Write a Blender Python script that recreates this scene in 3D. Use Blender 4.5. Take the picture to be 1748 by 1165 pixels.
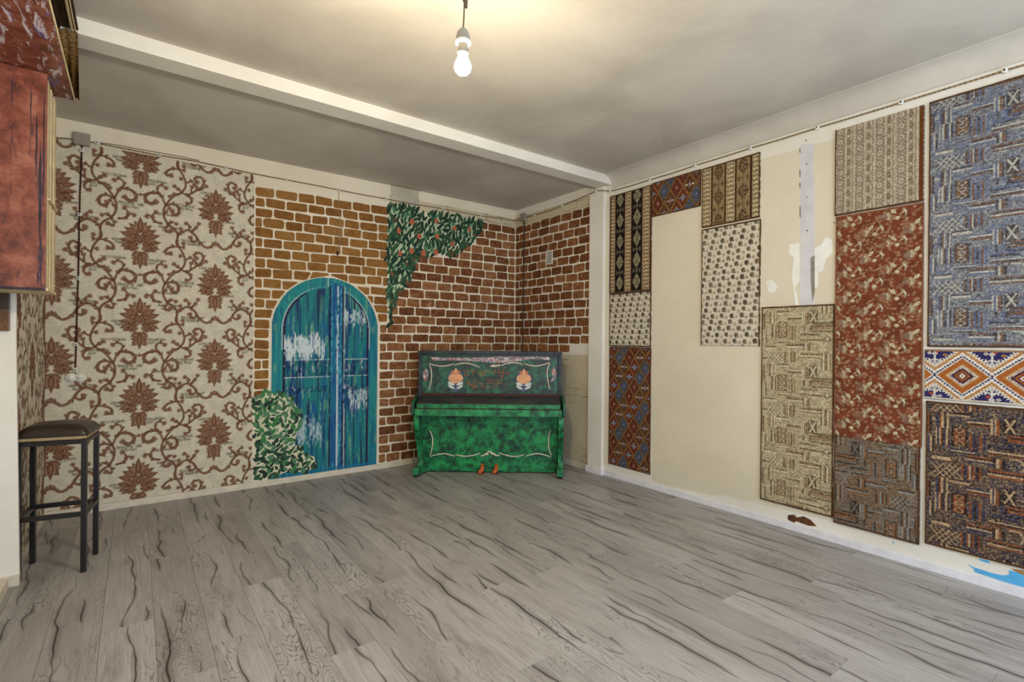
import bpy, bmesh, math, random
import numpy as np
from mathutils import Matrix, Vector
random.seed(7); RNG = np.random.default_rng(11)
for o in list(bpy.data.objects): bpy.data.objects.remove(o)
S = bpy.context.scene; COL = S.collection
# ---------------------------------------------------------------- camera
F = 857.54; H = 1.30; yaw, pitch, roll = 0.6438, -0.0010, 0.0092
fw = Vector((math.sin(yaw)*math.cos(pitch), math.cos(yaw)*math.cos(pitch), math.sin(pitch)))
rt = Vector((math.cos(yaw), -math.sin(yaw), 0)); up = rt.cross(fw)
rt, up = rt*math.cos(roll)+up*math.sin(roll), up*math.cos(roll)-rt*math.sin(roll)
CP = Vector((0, 0, H))
cd = bpy.data.cameras.new('camera'); cam = bpy.data.objects.new('camera', cd); COL.objects.link(cam)
cam.matrix_world = Matrix(((rt.x, up.x, -fw.x, 0), (rt.y, up.y, -fw.y, 0), (rt.z, up.z, -fw.z, H), (0, 0, 0, 1)))
cd.sensor_width = 36; cd.lens = F*36/1748; cd.clip_start = .05
S.camera = cam
# ---------------------------------------------------------------- light
S.view_settings.view_transform = 'Standard'; S.view_settings.look = 'None'
S.view_settings.gamma = 1; S.view_settings.use_curve_mapping = False
S.view_settings.exposure = 0.04
W = bpy.data.worlds.new('sky'); S.world = W; W.use_nodes = True
W.node_tree.nodes['Background'].inputs[0].default_value = (.62, .75, 1, 1)
W.node_tree.nodes['Background'].inputs[1].default_value = 1.2
def area(name, loc, rot, sx, sy, power, col):
    l = bpy.data.lights.new(name, 'AREA'); l.shape = 'RECTANGLE'; l.size = sx; l.size_y = sy; l.energy = power; l.color = col
    o = bpy.data.objects.new(name, l); COL.objects.link(o); o.location = loc; o.rotation_euler = rot; return o
BULB_STRENGTH = 1650; BULB_COL = (1, .84, .58)
# daylight entering through the window behind the camera
area('window_daylight', (1.55, -1.62, 1.55), (math.radians(90), 0, 0), 3.4, 2.2, 100, (.72, .84, 1.0))
# ---------------------------------------------------------------- planes of the room (metres)
XR, YB, ZC, ZA = 3.661, 4.826, 2.888, 2.864          # right wall, back wall, ceiling, alcove ceiling
YM, YM2, ZM = 3.296, 3.462, 2.806                    # ceiling beam
XL, XA, YF = -0.60, -0.51, -1.6                      # left wall, alcove side wall, wall behind camera
YP = 3.635
def ray(px, py): return rt*((px-874)/F) - up*((py-582.5)/F) + fw
def on(ax, v, px, py):
    d = ray(px, py); t = (v-CP[ax])/d[ax]; return CP+d*t
def bw(px, py): p = on(1, YB, px, py); return p.x, p.z     # a point on the back wall
def rw(px, py): p = on(0, XR, px, py); return p.y, p.z     # a point on the right wall
# ---------------------------------------------------------------- helpers
def lin(c):
    return tuple((x/12.92 if x <= .04045 else ((x+.055)/1.055)**2.4) for x in [v/255 for v in c])
def tag(o, label=None, cat=None, group=None, kind=None):
    if label: o['label'] = label
    if cat: o['category'] = cat
    if group: o['group'] = group
    if kind: o['kind'] = kind
    return o
def link(name, me, mat=None, parent=None):
    o = bpy.data.objects.new(name, me); COL.objects.link(o)
    if mat and me and not me.materials: me.materials.append(mat)
    if parent: o.parent = parent
    return o
def empty(name, loc=(0, 0, 0), rz=0):
    o = bpy.data.objects.new(name, None); COL.objects.link(o); o.location = loc; o.rotation_euler = (0, 0, rz); o.empty_display_size = .05; return o
def pyd(name, v, f, mat=None, parent=None, smooth=False):
    me = bpy.data.meshes.new(name); me.from_pydata([tuple(p) for p in v], [], f); me.update()
    if smooth:
        for p in me.polygons: p.use_smooth = True
    return link(name, me, mat, parent)
def bmobj(name, bm, mat, parent=None, smooth=False, bevel=0):
    if bevel: bmesh.ops.bevel(bm, geom=bm.edges[:], offset=bevel, segments=2, affect='EDGES', profile=.6)
    bmesh.ops.recalc_face_normals(bm, faces=bm.faces[:])
    me = bpy.data.meshes.new(name); bm.to_mesh(me); bm.free()
    if smooth:
        for p in me.polygons: p.use_smooth = True
    return link(name, me, mat, parent)
def bbox(bm, x0, x1, y0, y1, z0, z1):
    vs = [bm.verts.new(p) for p in ((x0,y0,z0),(x1,y0,z0),(x1,y1,z0),(x0,y1,z0),(x0,y0,z1),(x1,y0,z1),(x1,y1,z1),(x0,y1,z1))]
    for q in ((0,3,2,1),(4,5,6,7),(0,1,5,4),(1,2,6,5),(2,3,7,6),(3,0,4,7)): bm.faces.new([vs[i] for i in q])
def box(name, x0, x1, y0, y1, z0, z1, mat, parent=None, bevel=0):
    bm = bmesh.new(); bbox(bm, x0, x1, y0, y1, z0, z1); return bmobj(name, bm, mat, parent, False, bevel)
def prism(name, pts, t, mat, parent=None, M=None, bevel=0, smooth=False):
    """outline pts (2-D) extruded by t along local z, placed by matrix M"""
    bm = bmesh.new(); a = [bm.verts.new((p[0], p[1], 0)) for p in pts]; b = [bm.verts.new((p[0], p[1], t)) for p in pts]
    n = len(pts); bm.faces.new(a[::-1]); bm.faces.new(b)
    for i in range(n): bm.faces.new((a[i], a[(i+1) % n], b[(i+1) % n], b[i]))
    if M: bmesh.ops.transform(bm, matrix=M, verts=bm.verts[:])
    return bmobj(name, bm, mat, parent, smooth, bevel)
def crom(pts, n=8):
    pts = [Vector(p) for p in pts]; out = []
    for i in range(len(pts)-1):
        p0 = pts[max(i-1, 0)]; p1 = pts[i]; p2 = pts[i+1]; p3 = pts[min(i+2, len(pts)-1)]
        for k in range(n):
            t = k/n; out.append(.5*((2*p1)+(p2-p0)*t+(2*p0-5*p1+4*p2-p3)*t*t+(3*p1-p0-3*p2+p3)*t**3))
    out.append(pts[-1]); return out
def tube(name, pts, r, mat, parent=None, seg=8, taper=None, cap=True):
    pts = [Vector(p) for p in pts]; v = []; f = []; n = len(pts)
    for i, p in enumerate(pts):
        t = (pts[min(i+1, n-1)]-pts[max(i-1, 0)]).normalized()
        a = t.orthogonal().normalized() if i == 0 else (pa - t*pa.dot(t)).normalized()
        pa = a; b = t.cross(a); rr = r*(taper[i] if taper else 1)
        for k in range(seg):
            an = 2*math.pi*k/seg; v.append(p+a*rr*math.cos(an)+b*rr*math.sin(an))
    for i in range(n-1):
        for k in range(seg): f.append((i*seg+k, i*seg+(k+1) % seg, (i+1)*seg+(k+1) % seg, (i+1)*seg+k))
    if cap: f.append(tuple(range(seg))[::-1]); f.append(tuple((n-1)*seg+k for k in range(seg)))
    return pyd(name, v, f, mat, parent, True)
def lathe(name, prof, mat, parent=None, seg=20, M=None, smooth=True):
    v = []; f = []
    for r, z in prof:
        for k in range(seg): a = 2*math.pi*k/seg; v.append(Vector((r*math.cos(a), r*math.sin(a), z)))
    for i in range(len(prof)-1):
        for k in range(seg): f.append((i*seg+k, i*seg+(k+1) % seg, (i+1)*seg+(k+1) % seg, (i+1)*seg+k))
    if prof[0][0] > 1e-5: f.append(tuple(range(seg))[::-1])
    if prof[-1][0] > 1e-5: f.append(tuple((len(prof)-1)*seg+k for k in range(seg)))
    if M: v = [M @ p for p in v]
    return pyd(name, v, f, mat, parent, smooth)
# frames on the walls: local x to the viewer's right, local y up, local z out of the wall
def MB(x, z, d=0): return Matrix(((1,0,0,x),(0,0,-1,YB-d),(0,1,0,z),(0,0,0,1)))
def MR(y, z, d=0): return Matrix(((0,0,-1,XR-d),(-1,0,0,y),(0,1,0,z),(0,0,0,1)))
def MS(y, z, d=0): return Matrix(((0,0,1,XA+d),(1,0,0,y),(0,1,0,z),(0,0,0,1)))
# ---------------------------------------------------------------- node materials
class NT:
    def __init__(s, name, rough=.8, spec=.3):
        m = bpy.data.materials.new(name); m.use_nodes = True; s.m = m; s.t = m.node_tree
        s.b = s.t.nodes['Principled BSDF']; s.b.inputs['Roughness'].default_value = rough; s.b.inputs['Specular IOR Level'].default_value = spec
    def n(s, typ, **kw):
        x = s.t.nodes.new(typ)
        for k, v in kw.items():
            if k.startswith('i_'):
                key = k[2:]; key = int(key) if key.isdigit() else key.replace('_', ' ')
                if hasattr(v, 'node'): s.t.links.new(v, x.inputs[key])
                else: x.inputs[key].default_value = v
            else: setattr(x, k, v)
        return x
    def coord(s, kind='Object', scale=(1, 1, 1), jitter=False):
        tc = s.n('ShaderNodeTexCoord').outputs[kind]
        if jitter:
            r = s.n('ShaderNodeObjectInfo').outputs['Random']; k = s.n('ShaderNodeMath', operation='MULTIPLY', i_0=r, i_1=37.0).outputs[0]
            cb = s.n('ShaderNodeCombineXYZ', i_0=k, i_1=k, i_2=k).outputs[0]
            tc = s.n('ShaderNodeVectorMath', operation='ADD', i_0=tc, i_1=cb).outputs[0]
        return s.n('ShaderNodeMapping', i_Vector=tc, i_Scale=scale).outputs[0]
    def noise(s, vec, scale, detail=4, rough=.55, dist=0):
        return s.n('ShaderNodeTexNoise', i_Vector=vec, i_Scale=scale, i_Detail=detail, i_Roughness=rough, i_Distortion=dist).outputs['Fac']
    def math(s, op, a, b=0.0, clamp=False): return s.n('ShaderNodeMath', operation=op, use_clamp=clamp, i_0=a, i_1=b).outputs[0]
    def ramp(s, fac, stops, interp='LINEAR'):
        r = s.n('ShaderNodeValToRGB', i_Fac=fac); e = r.color_ramp.elements; r.color_ramp.interpolation = interp
        while len(e) < len(stops): e.new(.5)
        for q, (p, c) in zip(e, stops): q.position = p; q.color = (*lin(c), 1)
        return r.outputs[0]
    def mix(s, fac, a, b, mode='MIX'):
        x = s.n('ShaderNodeMix', data_type='RGBA', blend_type=mode)
        for i, v in ((0, fac), (6, a), (7, b)):
            if hasattr(v, 'node'): s.t.links.new(v, x.inputs[i])
            elif i == 0: x.inputs[0].default_value = v
            else: x.inputs[i].default_value = (*lin(v), 1)
        return x.outputs[2]
    def step(s, fac, lo, hi):
        return s.n('ShaderNodeMapRange', i_Value=fac, i_1=lo, i_2=hi, clamp=True).outputs[0]
    def out(s, col, bump=None, strength=.2, dist=.01):
        if hasattr(col, 'node'): s.t.links.new(col, s.b.inputs['Base Color'])
        else: s.b.inputs['Base Color'].default_value = (*lin(col), 1)
        if bump is not None:
            bn = s.n('ShaderNodeBump', i_Height=bump, i_Strength=strength, i_Distance=dist); s.t.links.new(bn.outputs[0], s.b.inputs['Normal'])
        return s.m
def plain(name, col, rough=.6, spec=.3, var=.08, scale=20, bump=0.0, metal=0):
    n = NT(name, rough, spec); n.b.inputs['Metallic'].default_value = metal
    f = n.noise(n.coord(), scale); a = tuple(min(255, c*(1+var)) for c in col); b = tuple(c*(1-var) for c in col)
    return n.out(n.ramp(f, [(.3, b), (.7, a)]), f if bump else None, bump)
def mottled(name, cols, scale=6, stretch=(1, 1, 1), rough=.6, detail=8, dist=.6, bump=.15, spec=.3, jitter=False):
    n = NT(name, rough, spec); f = n.noise(n.coord(scale=stretch, jitter=jitter), scale, detail, .68, dist)
    return n.out(n.ramp(f, cols), f, bump)
def plaster(name, col, dark, rough=.85, big=1.2, cracks=False):
    n = NT(name, rough, .2); v = n.coord(); f = n.noise(v, big, 6, .6, .4); g = n.noise(v, 40, 3)
    c = n.ramp(f, [(.35, dark), (.62, col)])
    h = n.math('ADD', n.math('MULTIPLY', n.noise(v, 9, 4), .7), n.math('MULTIPLY', g, .3))
    return n.out(c, h, .18, .012)
def vcol(name, rough=.95, bump=.5, bscale=260):
    n = NT(name, rough, .1); a = n.n('ShaderNodeAttribute', attribute_name='col').outputs['Color']
    g = n.noise(n.coord(), bscale, 2); c = n.mix(.22, a, n.mix(1, a, n.ramp(g, [(.3, (90, 90, 90)), (.7, (255, 255, 255))]), 'MULTIPLY'))
    return n.out(c, g, bump, .003)
M_PRINT = vcol('printed_paper', .85, .1, 90); M_PILE = vcol('woven_pile', .95, .7, 300); M_PAINT = vcol('brushed_wall_paint', .7, .25, 120)
M_CEIL = plaster('ceiling_plaster', (212, 206, 194), (190, 183, 172))
M_WHITE = plaster('white_wall_plaster', (236, 232, 222), (224, 219, 206))
M_BACK = plaster('cream_wall_paint', (236, 226, 204), (224, 212, 188))
M_CREAM = plaster('cream_wall_panel', (226, 217, 196), (216, 206, 184))
M_BASEB = plain('white_baseboard_paint', (226, 225, 230), .5, .3, .04, 12)
M_BASEC = plain('cream_baseboard_paint', (216, 206, 186), .5, .3, .05, 12)
def mat_plank():
    n = NT('grey_oak_laminate', .42, .4)
    rnd = n.n('ShaderNodeObjectInfo').outputs['Random']; tc = n.n('ShaderNodeTexCoord').outputs['Object']
    sx = n.n('ShaderNodeSeparateXYZ', i_0=tc); x, y = sx.outputs[0], sx.outputs[1]
    k = n.math('MULTIPLY', rnd, 53.0)
    def noise1(sc, off, det=3):
        w = n.math('ADD', n.math('MULTIPLY', y, sc), n.math('ADD', k, off))
        return n.n('ShaderNodeTexNoise', noise_dimensions='1D', i_W=w, i_Scale=1.0, i_Detail=det).outputs['Fac']
    v2 = n.n('ShaderNodeCombineXYZ', i_0=n.math('ADD', n.math('MULTIPLY', x, 5.0), k), i_1=n.math('MULTIPLY', y, 1.1), i_2=k).outputs[0]
    field = n.noise(v2, 1.6, 3, .5, .5)
    rings = n.math('SINE', n.math('MULTIPLY', field, 150.0)); rings = n.step(rings, .55, 1.0)
    ringmask = n.step(n.noise(v2, .9, 2), .50, .66)
    v3 = n.n('ShaderNodeCombineXYZ', i_0=n.math('ADD', n.math('MULTIPLY', x, 160.0), k), i_1=n.math('MULTIPLY', y, 6.0), i_2=k).outputs[0]
    fine = n.noise(v3, 1.0, 4)
    tone = n.ramp(n.math('ADD', n.math('MULTIPLY', rnd, .3), n.math('MULTIPLY', field, .7)), [(.2, (150, 145, 141)), (.5, (170, 166, 162)), (.8, (186, 183, 180))])
    c = n.mix(n.math('MULTIPLY', n.step(fine, .38, .7), .42), tone, (120, 114, 110))
    c = n.mix(n.math('MULTIPLY', n.math('MULTIPLY', rings, ringmask), .72), c, (96, 90, 87))
    smudge = n.step(n.noise(v2, 2.1, 5, .6, .8), .56, .76); c = n.mix(n.math('MULTIPLY', smudge, .6), c, (108, 101, 98))
    for off, pos, amp, fr, lo, hi in ((3.1, -.025, .14, 1.4, .41, .68), (17.7, .045, .12, 2.0, .54, .76)):
        path = n.math('ADD', n.math('MULTIPLY', n.math('SUBTRACT', noise1(fr, off), .5), amp), n.math('ADD', n.math('MULTIPLY', n.math('SUBTRACT', rnd, .5), .09), pos))
        d = n.math('ABSOLUTE', n.math('SUBTRACT', x, path)); wd = n.step(noise1(1.6, off+5, 2), lo, hi)
        lnm = n.math('SUBTRACT', 1.0, n.math('DIVIDE', d, n.math('ADD', n.math('MULTIPLY', wd, .0075), .0002), True), True)
        halo = n.math('MULTIPLY', n.math('SUBTRACT', 1.0, n.math('DIVIDE', d, n.math('ADD', n.math('MULTIPLY', wd, .034), .0003), True), True), .55)
        c = n.mix(halo, c, (98, 88, 82)); c = n.mix(lnm, c, (34, 29, 28))
    return n.out(c, fine, .06, .002)
M_PLANK = mat_plank()
# ---------------------------------------------------------------- raster drawing for prints, weaves and mural paint
class Cv:
    """a sampled surface W x H metres; y runs down from the top edge"""
    def __init__(s, Wd, Hd, cell, bg):
        s.W, s.H = Wd, Hd; s.nx = max(2, int(round(Wd/cell))+1); s.ny = max(2, int(round(Hd/cell))+1); s.c = cell
        s.x = np.linspace(0, Wd, s.nx); s.y = np.linspace(0, Hd, s.ny)
        s.a = np.empty((s.ny, s.nx, 3)); s.a[:] = lin(bg); s.wrap = False; s.mask = None
    def sub(s, x0, y0, x1, y1):
        i0, i1 = np.searchsorted(s.x, (x0, x1)); j0, j1 = np.searchsorted(s.y, (y0, y1)); return slice(j0, j1), slice(i0, i1)
    def put(s, sl, m, col, al=1.0):
        if m.size == 0: return
        m = (np.clip(m, 0, 1)*al)[..., None]; s.a[sl] = s.a[sl]*(1-m)+np.array(lin(col))*m
    def offs(s, x0, y0, x1, y1):
        if not s.wrap: return [(0, 0)]
        return [(i*s.W, j*s.H) for i in (-1, 0, 1) for j in (-1, 0, 1) if x1+i*s.W > 0 and x0+i*s.W < s.W and y1+j*s.H > 0 and y0+j*s.H < s.H]
    def rect(s, x0, y0, x1, y1, col, al=1.0):
        for ox, oy in s.offs(x0, y0, x1, y1):
            sl = s.sub(x0+ox, y0+oy, x1+ox, y1+oy); s.put(sl, np.ones(s.a[sl].shape[:2]), col, al)
    def leaf(s, x, y, ang, ln, wd, col, al=1.0, blunt=.7):
        for ox, oy in s.offs(x-ln, y-ln, x+ln, y+ln):
            sl = s.sub(x+ox-ln, y+oy-ln, x+ox+ln, y+oy+ln); X, Y = np.meshgrid(s.x[sl[1]]-x-ox, s.y[sl[0]]-y-oy)
            ca, sa = math.cos(ang), -math.sin(ang); u = (X*ca+Y*sa)/ln; v = np.abs(-X*sa+Y*ca)
            w = wd*np.sin(np.pi*np.clip(u, 0, 1)**blunt); m = np.where((u > 0) & (u < 1), (w-v)/s.c+.5, 0); s.put(sl, m, col, al)
    def ell(s, x, y, rx, ry, col, al=1.0, rot=0.0, ring=0.0, soft=None):
        r = max(rx, ry)+s.c*2
        for ox, oy in s.offs(x-r, y-r, x+r, y+r):
            sl = s.sub(x+ox-r, y+oy-r, x+ox+r, y+oy+r); X, Y = np.meshgrid(s.x[sl[1]]-x-ox, s.y[sl[0]]-y-oy)
            ca, sa = math.cos(rot), math.sin(rot); d = np.hypot((X*ca+Y*sa)/rx, (-X*sa+Y*ca)/ry)
            q = min(rx, ry)
            if ring: m = (ring/2-np.abs(d-1)*q)/s.c+.5
            else: m = (1-d)*q/(soft or s.c)+.5
            s.put(sl, m, col, al)
    def stroke(s, pts, w0, w1, col, al=1.0, smooth=True):
        if smooth and len(pts) > 2: pts = [(p.x, p.y) for p in crom([(a, b, 0) for a, b in pts], 5)]
        xs = [p[0] for p in pts]; ys = [p[1] for p in pts]; g = max(w0, w1)+s.c*2
        x0, x1, y0, y1 = min(xs)-g, max(xs)+g, min(ys)-g, max(ys)+g; n = len(pts)-1
        for ox, oy in s.offs(x0, y0, x1, y1):
            sl = s.sub(x0+ox, y0+oy, x1+ox, y1+oy); X, Y = np.meshgrid(s.x[sl[1]]-ox, s.y[sl[0]]-oy)
            if X.size == 0: continue
            best = np.full(X.shape, -9.0)
            for i in range(n):
                (ax, ay), (bx, by) = pts[i], pts[i+1]; dx, dy = bx-ax, by-ay; L2 = dx*dx+dy*dy+1e-12
                t = np.clip(((X-ax)*dx+(Y-ay)*dy)/L2, 0, 1); d = np.hypot(X-ax-t*dx, Y-ay-t*dy)
                best = np.maximum(best, ((w0+(w1-w0)*(i+t)/n)-d)/s.c+.5)
            s.put(sl, best, col, al)
    def poly(s, pts, col, al=1.0):
        xs = [p[0] for p in pts]; ys = [p[1] for p in pts]
        for ox, oy in s.offs(min(xs), min(ys), max(xs), max(ys)):
            sl = s.sub(min(xs)+ox, min(ys)+oy, max(xs)+ox+s.c, max(ys)+oy+s.c); X, Y = np.meshgrid(s.x[sl[1]]-ox, s.y[sl[0]]-oy)
            m = np.zeros(X.shape, bool); n = len(pts)
            for i in range(n):
                (ax, ay), (bx, by) = pts[i], pts[(i+1) % n]
                if ay != by: m ^= ((ay > Y) != (by > Y)) & (X < (bx-ax)*(Y-ay)/(by-ay)+ax)
            s.put(sl, m.astype(float), col, al)
def vnoise(ny, nx, cy, cx, rng=RNG):
    """value noise with cells of cy x cx samples"""
    gy, gx = int(ny/cy)+3, int(nx/cx)+3; g = rng.random((gy, gx)); yy = np.arange(ny)/cy; xx = np.arange(nx)/cx
    j = yy.astype(int); i = xx.astype(int); fy = (yy-j)[:, None]; fx = (xx-i)[None]; fy = fy*fy*(3-2*fy); fx = fx*fx*(3-2*fx)
    A = g[np.ix_(j, i)]; B = g[np.ix_(j, i+1)]; C = g[np.ix_(j+1, i)]; D = g[np.ix_(j+1, i+1)]
    return (A*(1-fx)+B*fx)*(1-fy)+(C*(1-fx)+D*fx)*fy
def slab(name, cv, M, t, mat, parent=None):
    """the sampled surface as a real sheet of thickness t: face grid, four edges, back"""
    ny, nx = cv.ny, cv.nx; X, Y = np.meshgrid(cv.x, cv.H-cv.y)
    P = np.stack([X, Y, np.full_like(X, t)], -1).reshape(-1, 3); idx = np.arange(nx*ny).reshape(ny, nx)
    q = np.stack([idx[1:, :-1], idx[1:, 1:], idx[:-1, 1:], idx[:-1, :-1]], -1)
    if cv.mask is not None: q = q[cv.mask[:-1, :-1] & cv.mask[1:, 1:] & cv.mask[1:, :-1] & cv.mask[:-1, 1:]]
    q = q.reshape(-1, 4); col = cv.a.reshape(-1, 3)
    if cv.mask is None:
        ring = np.concatenate([idx[-1, :], idx[-2::-1, -1], idx[0, -2::-1], idx[1:-1, 0]])
        R = P[ring].copy(); R[:, 2] = 0; n0 = len(P); nr = len(ring); ar = np.arange(nr); br = (ar+1) % nr
        q = np.concatenate([q, np.stack([ring[ar], n0+ar, n0+br, ring[br]], -1)]); P = np.concatenate([P, R]); col = np.concatenate([col, col[ring]*.8])
    me = bpy.data.meshes.new(name); nq = len(q)
    Mn = np.array(M); P = P @ Mn[:3, :3].T + Mn[:3, 3]
    me.vertices.add(len(P)); me.vertices.foreach_set('co', P.astype(np.float32).ravel())
    me.loops.add(nq*4); me.loops.foreach_set('vertex_index', q.astype(np.int32).ravel())
    me.polygons.add(nq); me.polygons.foreach_set('loop_start', np.arange(nq, dtype=np.int32)*4)
    me.update(calc_edges=True)
    at = me.attributes.new('col', 'FLOAT_COLOR', 'POINT'); c4 = np.ones((len(P), 4), np.float32); c4[:, :3] = np.clip(col, 0, 1); at.data.foreach_set('color', c4.ravel())
    return link(name, me, mat, parent)
# ---------------------------------------------------------------- floor
fl = box('floor', XL-.12, XR+.1, YF-.1, YB+.1, -.05, -.008, plain('underlay', (70, 62, 56)))
tag(fl, 'grey oak laminate floor with dark wavy cracks in the grain', 'floor', kind='structure')
PW, PL = .19, 1.32
joints = {0: 2.17, -1: 1.555, 4: 2.135, 3: 1.845, 2: 2.15, 1: 2.82, 9: 1.52, 8: 1.20, -7: 3.60, -2: 2.55, 5: 2.7, 6: 1.75, 7: 2.35}
plank_cache = {}
def plank_mesh(w, l):
    key = (round(w, 3), round(l, 3))
    if key not in plank_cache:
        g = .0003; c = .0009; v = []
        for (z, e) in ((-.008, g), (-.0012, g), (0, g+c)):
            v += [(-w/2+e, -l/2+e, z), (w/2-e, -l/2+e, z), (w/2-e, l/2-e, z), (-w/2+e, l/2-e, z)]
        f = [(8, 9, 10, 11), (3, 2, 1, 0)]
        for b in (0, 4):
            for i in range(4): f.append((b+i, b+(i+1) % 4, b+4+(i+1) % 4, b+4+i))
        me = bpy.data.meshes.new('plank'); me.from_pydata(v, [], f); me.materials.append(M_PLANK); plank_cache[key] = me
    return plank_cache[key]
kx0 = math.floor((XL-1.409)/PW)
for k in range(kx0, 13):
    xa, xb = max(1.409+k*PW, XL-.05), min(1.409+(k+1)*PW, XR+.03)
    if xb-xa < .02: continue
    y = joints.get(k, (k*.47) % PL); y -= math.ceil((y-YF)/PL)*PL
    while y < YB+.03:
        ya, yb = max(y, YF-.05), min(y+PL, YB+.03); y += PL
        if yb-ya < .03: continue
        o = link('plank', plank_mesh(xb-xa, yb-ya), None, fl); o.location = ((xa+xb)/2, (ya+yb)/2, 0)
# ---------------------------------------------------------------- walls and ceiling
wb = box('wall_back', XL-.12, XR+.12, YB, YB+.12, -.01, 3.0, M_BACK); tag(wb, 'back wall with damask wallpaper and a painted brick mural', 'wall', kind='structure')
wr = box('wall_right', XR, XR+.12, YF, YB, -.01, 3.0, M_WHITE); tag(wr, 'white right wall hung with carpet samples', 'wall', kind='structure')
wl = box('wall_left', XL-.12, XL, YF, YP, -.01, 3.0, M_WHITE); tag(wl, 'plain white left wall behind the painted cupboard', 'wall', kind='structure')
wp = prism('wall_pier', [(XL-.12, -.01), (-.474, -.01), (-.495, 1.30), (-.500, 2.9), (XL-.12, 2.9)], .03, M_WHITE, None, Matrix(((1,0,0,0),(0,0,-1,YP+.03),(0,1,0,0),(0,0,0,1))), .003); tag(wp, 'narrow white wall end beside the bar stool', 'wall', kind='structure')
wa = box('wall_alcove', XA-.12, XA, YP+.03, YB, -.01, 3.0, M_BACK); tag(wa, 'short alcove wall papered in damask behind the stool', 'wall', kind='structure')
ce = box('ceiling', XL-.12, XR+.12, YF, YM+.02, ZC, ZC+.12, M_CEIL); tag(ce, 'uneven white plaster ceiling around the bare bulb', 'ceiling', kind='structure')
ca = box('ceiling_alcove', XL-.12, XR+.12, YM2-.02, YB, ZA, ZA+.14, M_CEIL); tag(ca, 'lower shaded ceiling of the alcove behind the beam', 'ceiling', kind='structure')
be = box('trim_1', XL-.05, XR, YM, YM2, ZM, ZC+.05, M_WHITE, bevel=.006); tag(be, 'long white plaster beam crossing the ceiling', 'beam', kind='structure')
pil = box('trim_2', 3.628, XR+.01, 3.375, 3.562, 0, ZM+.004, M_WHITE, bevel=.004); tag(pil, 'slim white pillar under the beam on the right wall', 'pillar', kind='structure')
# concave cove between ceiling and right wall
cv_p = [(0, 0)]; R0 = .13
for i in range(9): a = math.pi/2*i/8; cv_p.append((-R0+R0*math.sin(a)*1.0, -R0+R0*(1-1)+0) if 0 else (-R0*(1-math.sin(a)), -R0*(1-math.cos(a))))
v = []; f = []; n = len(cv_p)
for y in (YF, YM):
    for (dx, dz) in cv_p: v.append((XR+.001+dx, y, ZC+.001+dz))
for i in range(n): f.append((i, (i+1) % n, n+(i+1) % n, n+i))
cove = pyd('trim_3', v, f, M_CEIL, None, True); tag(cove, 'rounded plaster cove where ceiling meets the carpet wall', 'cove', kind='structure')
# wall behind the camera with its window
bm = bmesh.new()
for q in ((XL, -.15, YF-.12, YF, 0, 3), (3.25, XR, YF-.12, YF, 0, 3), (-.15, 3.25, YF-.12, YF, 0, .42), (-.15, 3.25, YF-.12, YF, 2.68, 3)): bbox(bm, *q)
wf = bmobj('wall_front', bm, M_WHITE); tag(wf, 'white wall with the wide window that lights the room', 'wall', kind='structure')
wn = empty('window_1', (1.55, YF-.04, .42)); tag(wn, 'wide window behind the viewer', 'window', kind='structure')
mw = plain('white_window_frame', (232, 232, 230), .4)
for nm, q in (('window_frame', (-1.7, 1.7, -.03, .03, 0, .05)), ('window_frame', (-1.7, 1.7, -.03, .03, 2.21, 2.26)), ('window_frame', (-1.7, -1.65, -.03, .03, .05, 2.21)), ('window_frame', (1.65, 1.7, -.03, .03, .05, 2.21)), ('mullion', (-.56, -.52, -.03, .03, .05, 2.21)), ('mullion', (.52, .56, -.03, .03, .05, 2.21))):
    box(nm, *q, mw, wn)
# baseboards
def baseboard(name, x0, x1, y0, y1, mat, label, h=.052):
    o = box(name, x0, x1, y0, y1, 0, h, mat, bevel=.004); tag(o, label, 'baseboard', kind='structure'); return o
baseboard('baseboard_right', XR-.014, XR, YF, 3.372, M_BASEB, 'white baseboard under the hanging carpets')
baseboard('baseboard_alcove', XR-.012, XR, 3.575, YB, M_BASEC, 'cream baseboard to the right of the piano')
baseboard('baseboard_pillar', 3.614, XR, 3.360, 3.576, M_BASEB, 'short white baseboard wrapped round the pillar', .056)
baseboard('baseboard_back', XA, XR, YB-.014, YB, M_BASEC, 'cream baseboard along the mural wall')
baseboard('baseboard_side', XA, XA+.008, YP+.032, YB, M_BASEC, 'cream baseboard behind the bar stool')
bp_ = baseboard('baseboard_pier', -.57, -.474, YP-.016, YP+.034, M_BASEC, 'short cream baseboard block on the white wall end', .056)
baseboard('baseboard_left', XL, -.512, YF, YP-.03, M_BASEC, 'cream baseboard at the near left corner', .054)
# ---------------------------------------------------------------- damask wallpaper
TW, TH = 1.006, .62; CX, CTOP = .0275, 2.21
tile = Cv(TW, TH, .003, (220, 211, 188)); tile.wrap = True
tile.a *= (1+.16*(vnoise(tile.ny, tile.nx, 16, 16)-.5)+.1*(vnoise(tile.ny, tile.nx, 5, 5)-.5))[..., None]
def smudge(x, y, n, seed):
    r = random.Random(seed)
    for k in range(n):
        bx, by = x+(k % 3)*.052+(k//3 % 2)*.026+r.uniform(-.004, .004), y+(k//3)*.024
        for q in range(36):
            tile.ell(bx+r.uniform(0, .046), by+r.uniform(0, .019), r.uniform(.003, .007), r.uniform(.002, .004), r.choice([(112, 108, 90), (130, 126, 106), (98, 92, 76), (150, 144, 124)]), r.uniform(.35, .8))
for i, (x, y, n) in enumerate([(.14, .03, 6), (.30, .12, 5), (.05, .30, 4), (.42, .33, 6), (.24, .46, 5), (.62, .02, 5), (.86, .16, 6), (.70, .38, 4), (.9, .5, 5), (.52, .55, 4), (.12, .55, 3), (.80, .30, 3)]): smudge(x, y, n, i)
BR, BH, BD = (124, 84, 60), (160, 124, 98), (90, 58, 42)
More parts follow.
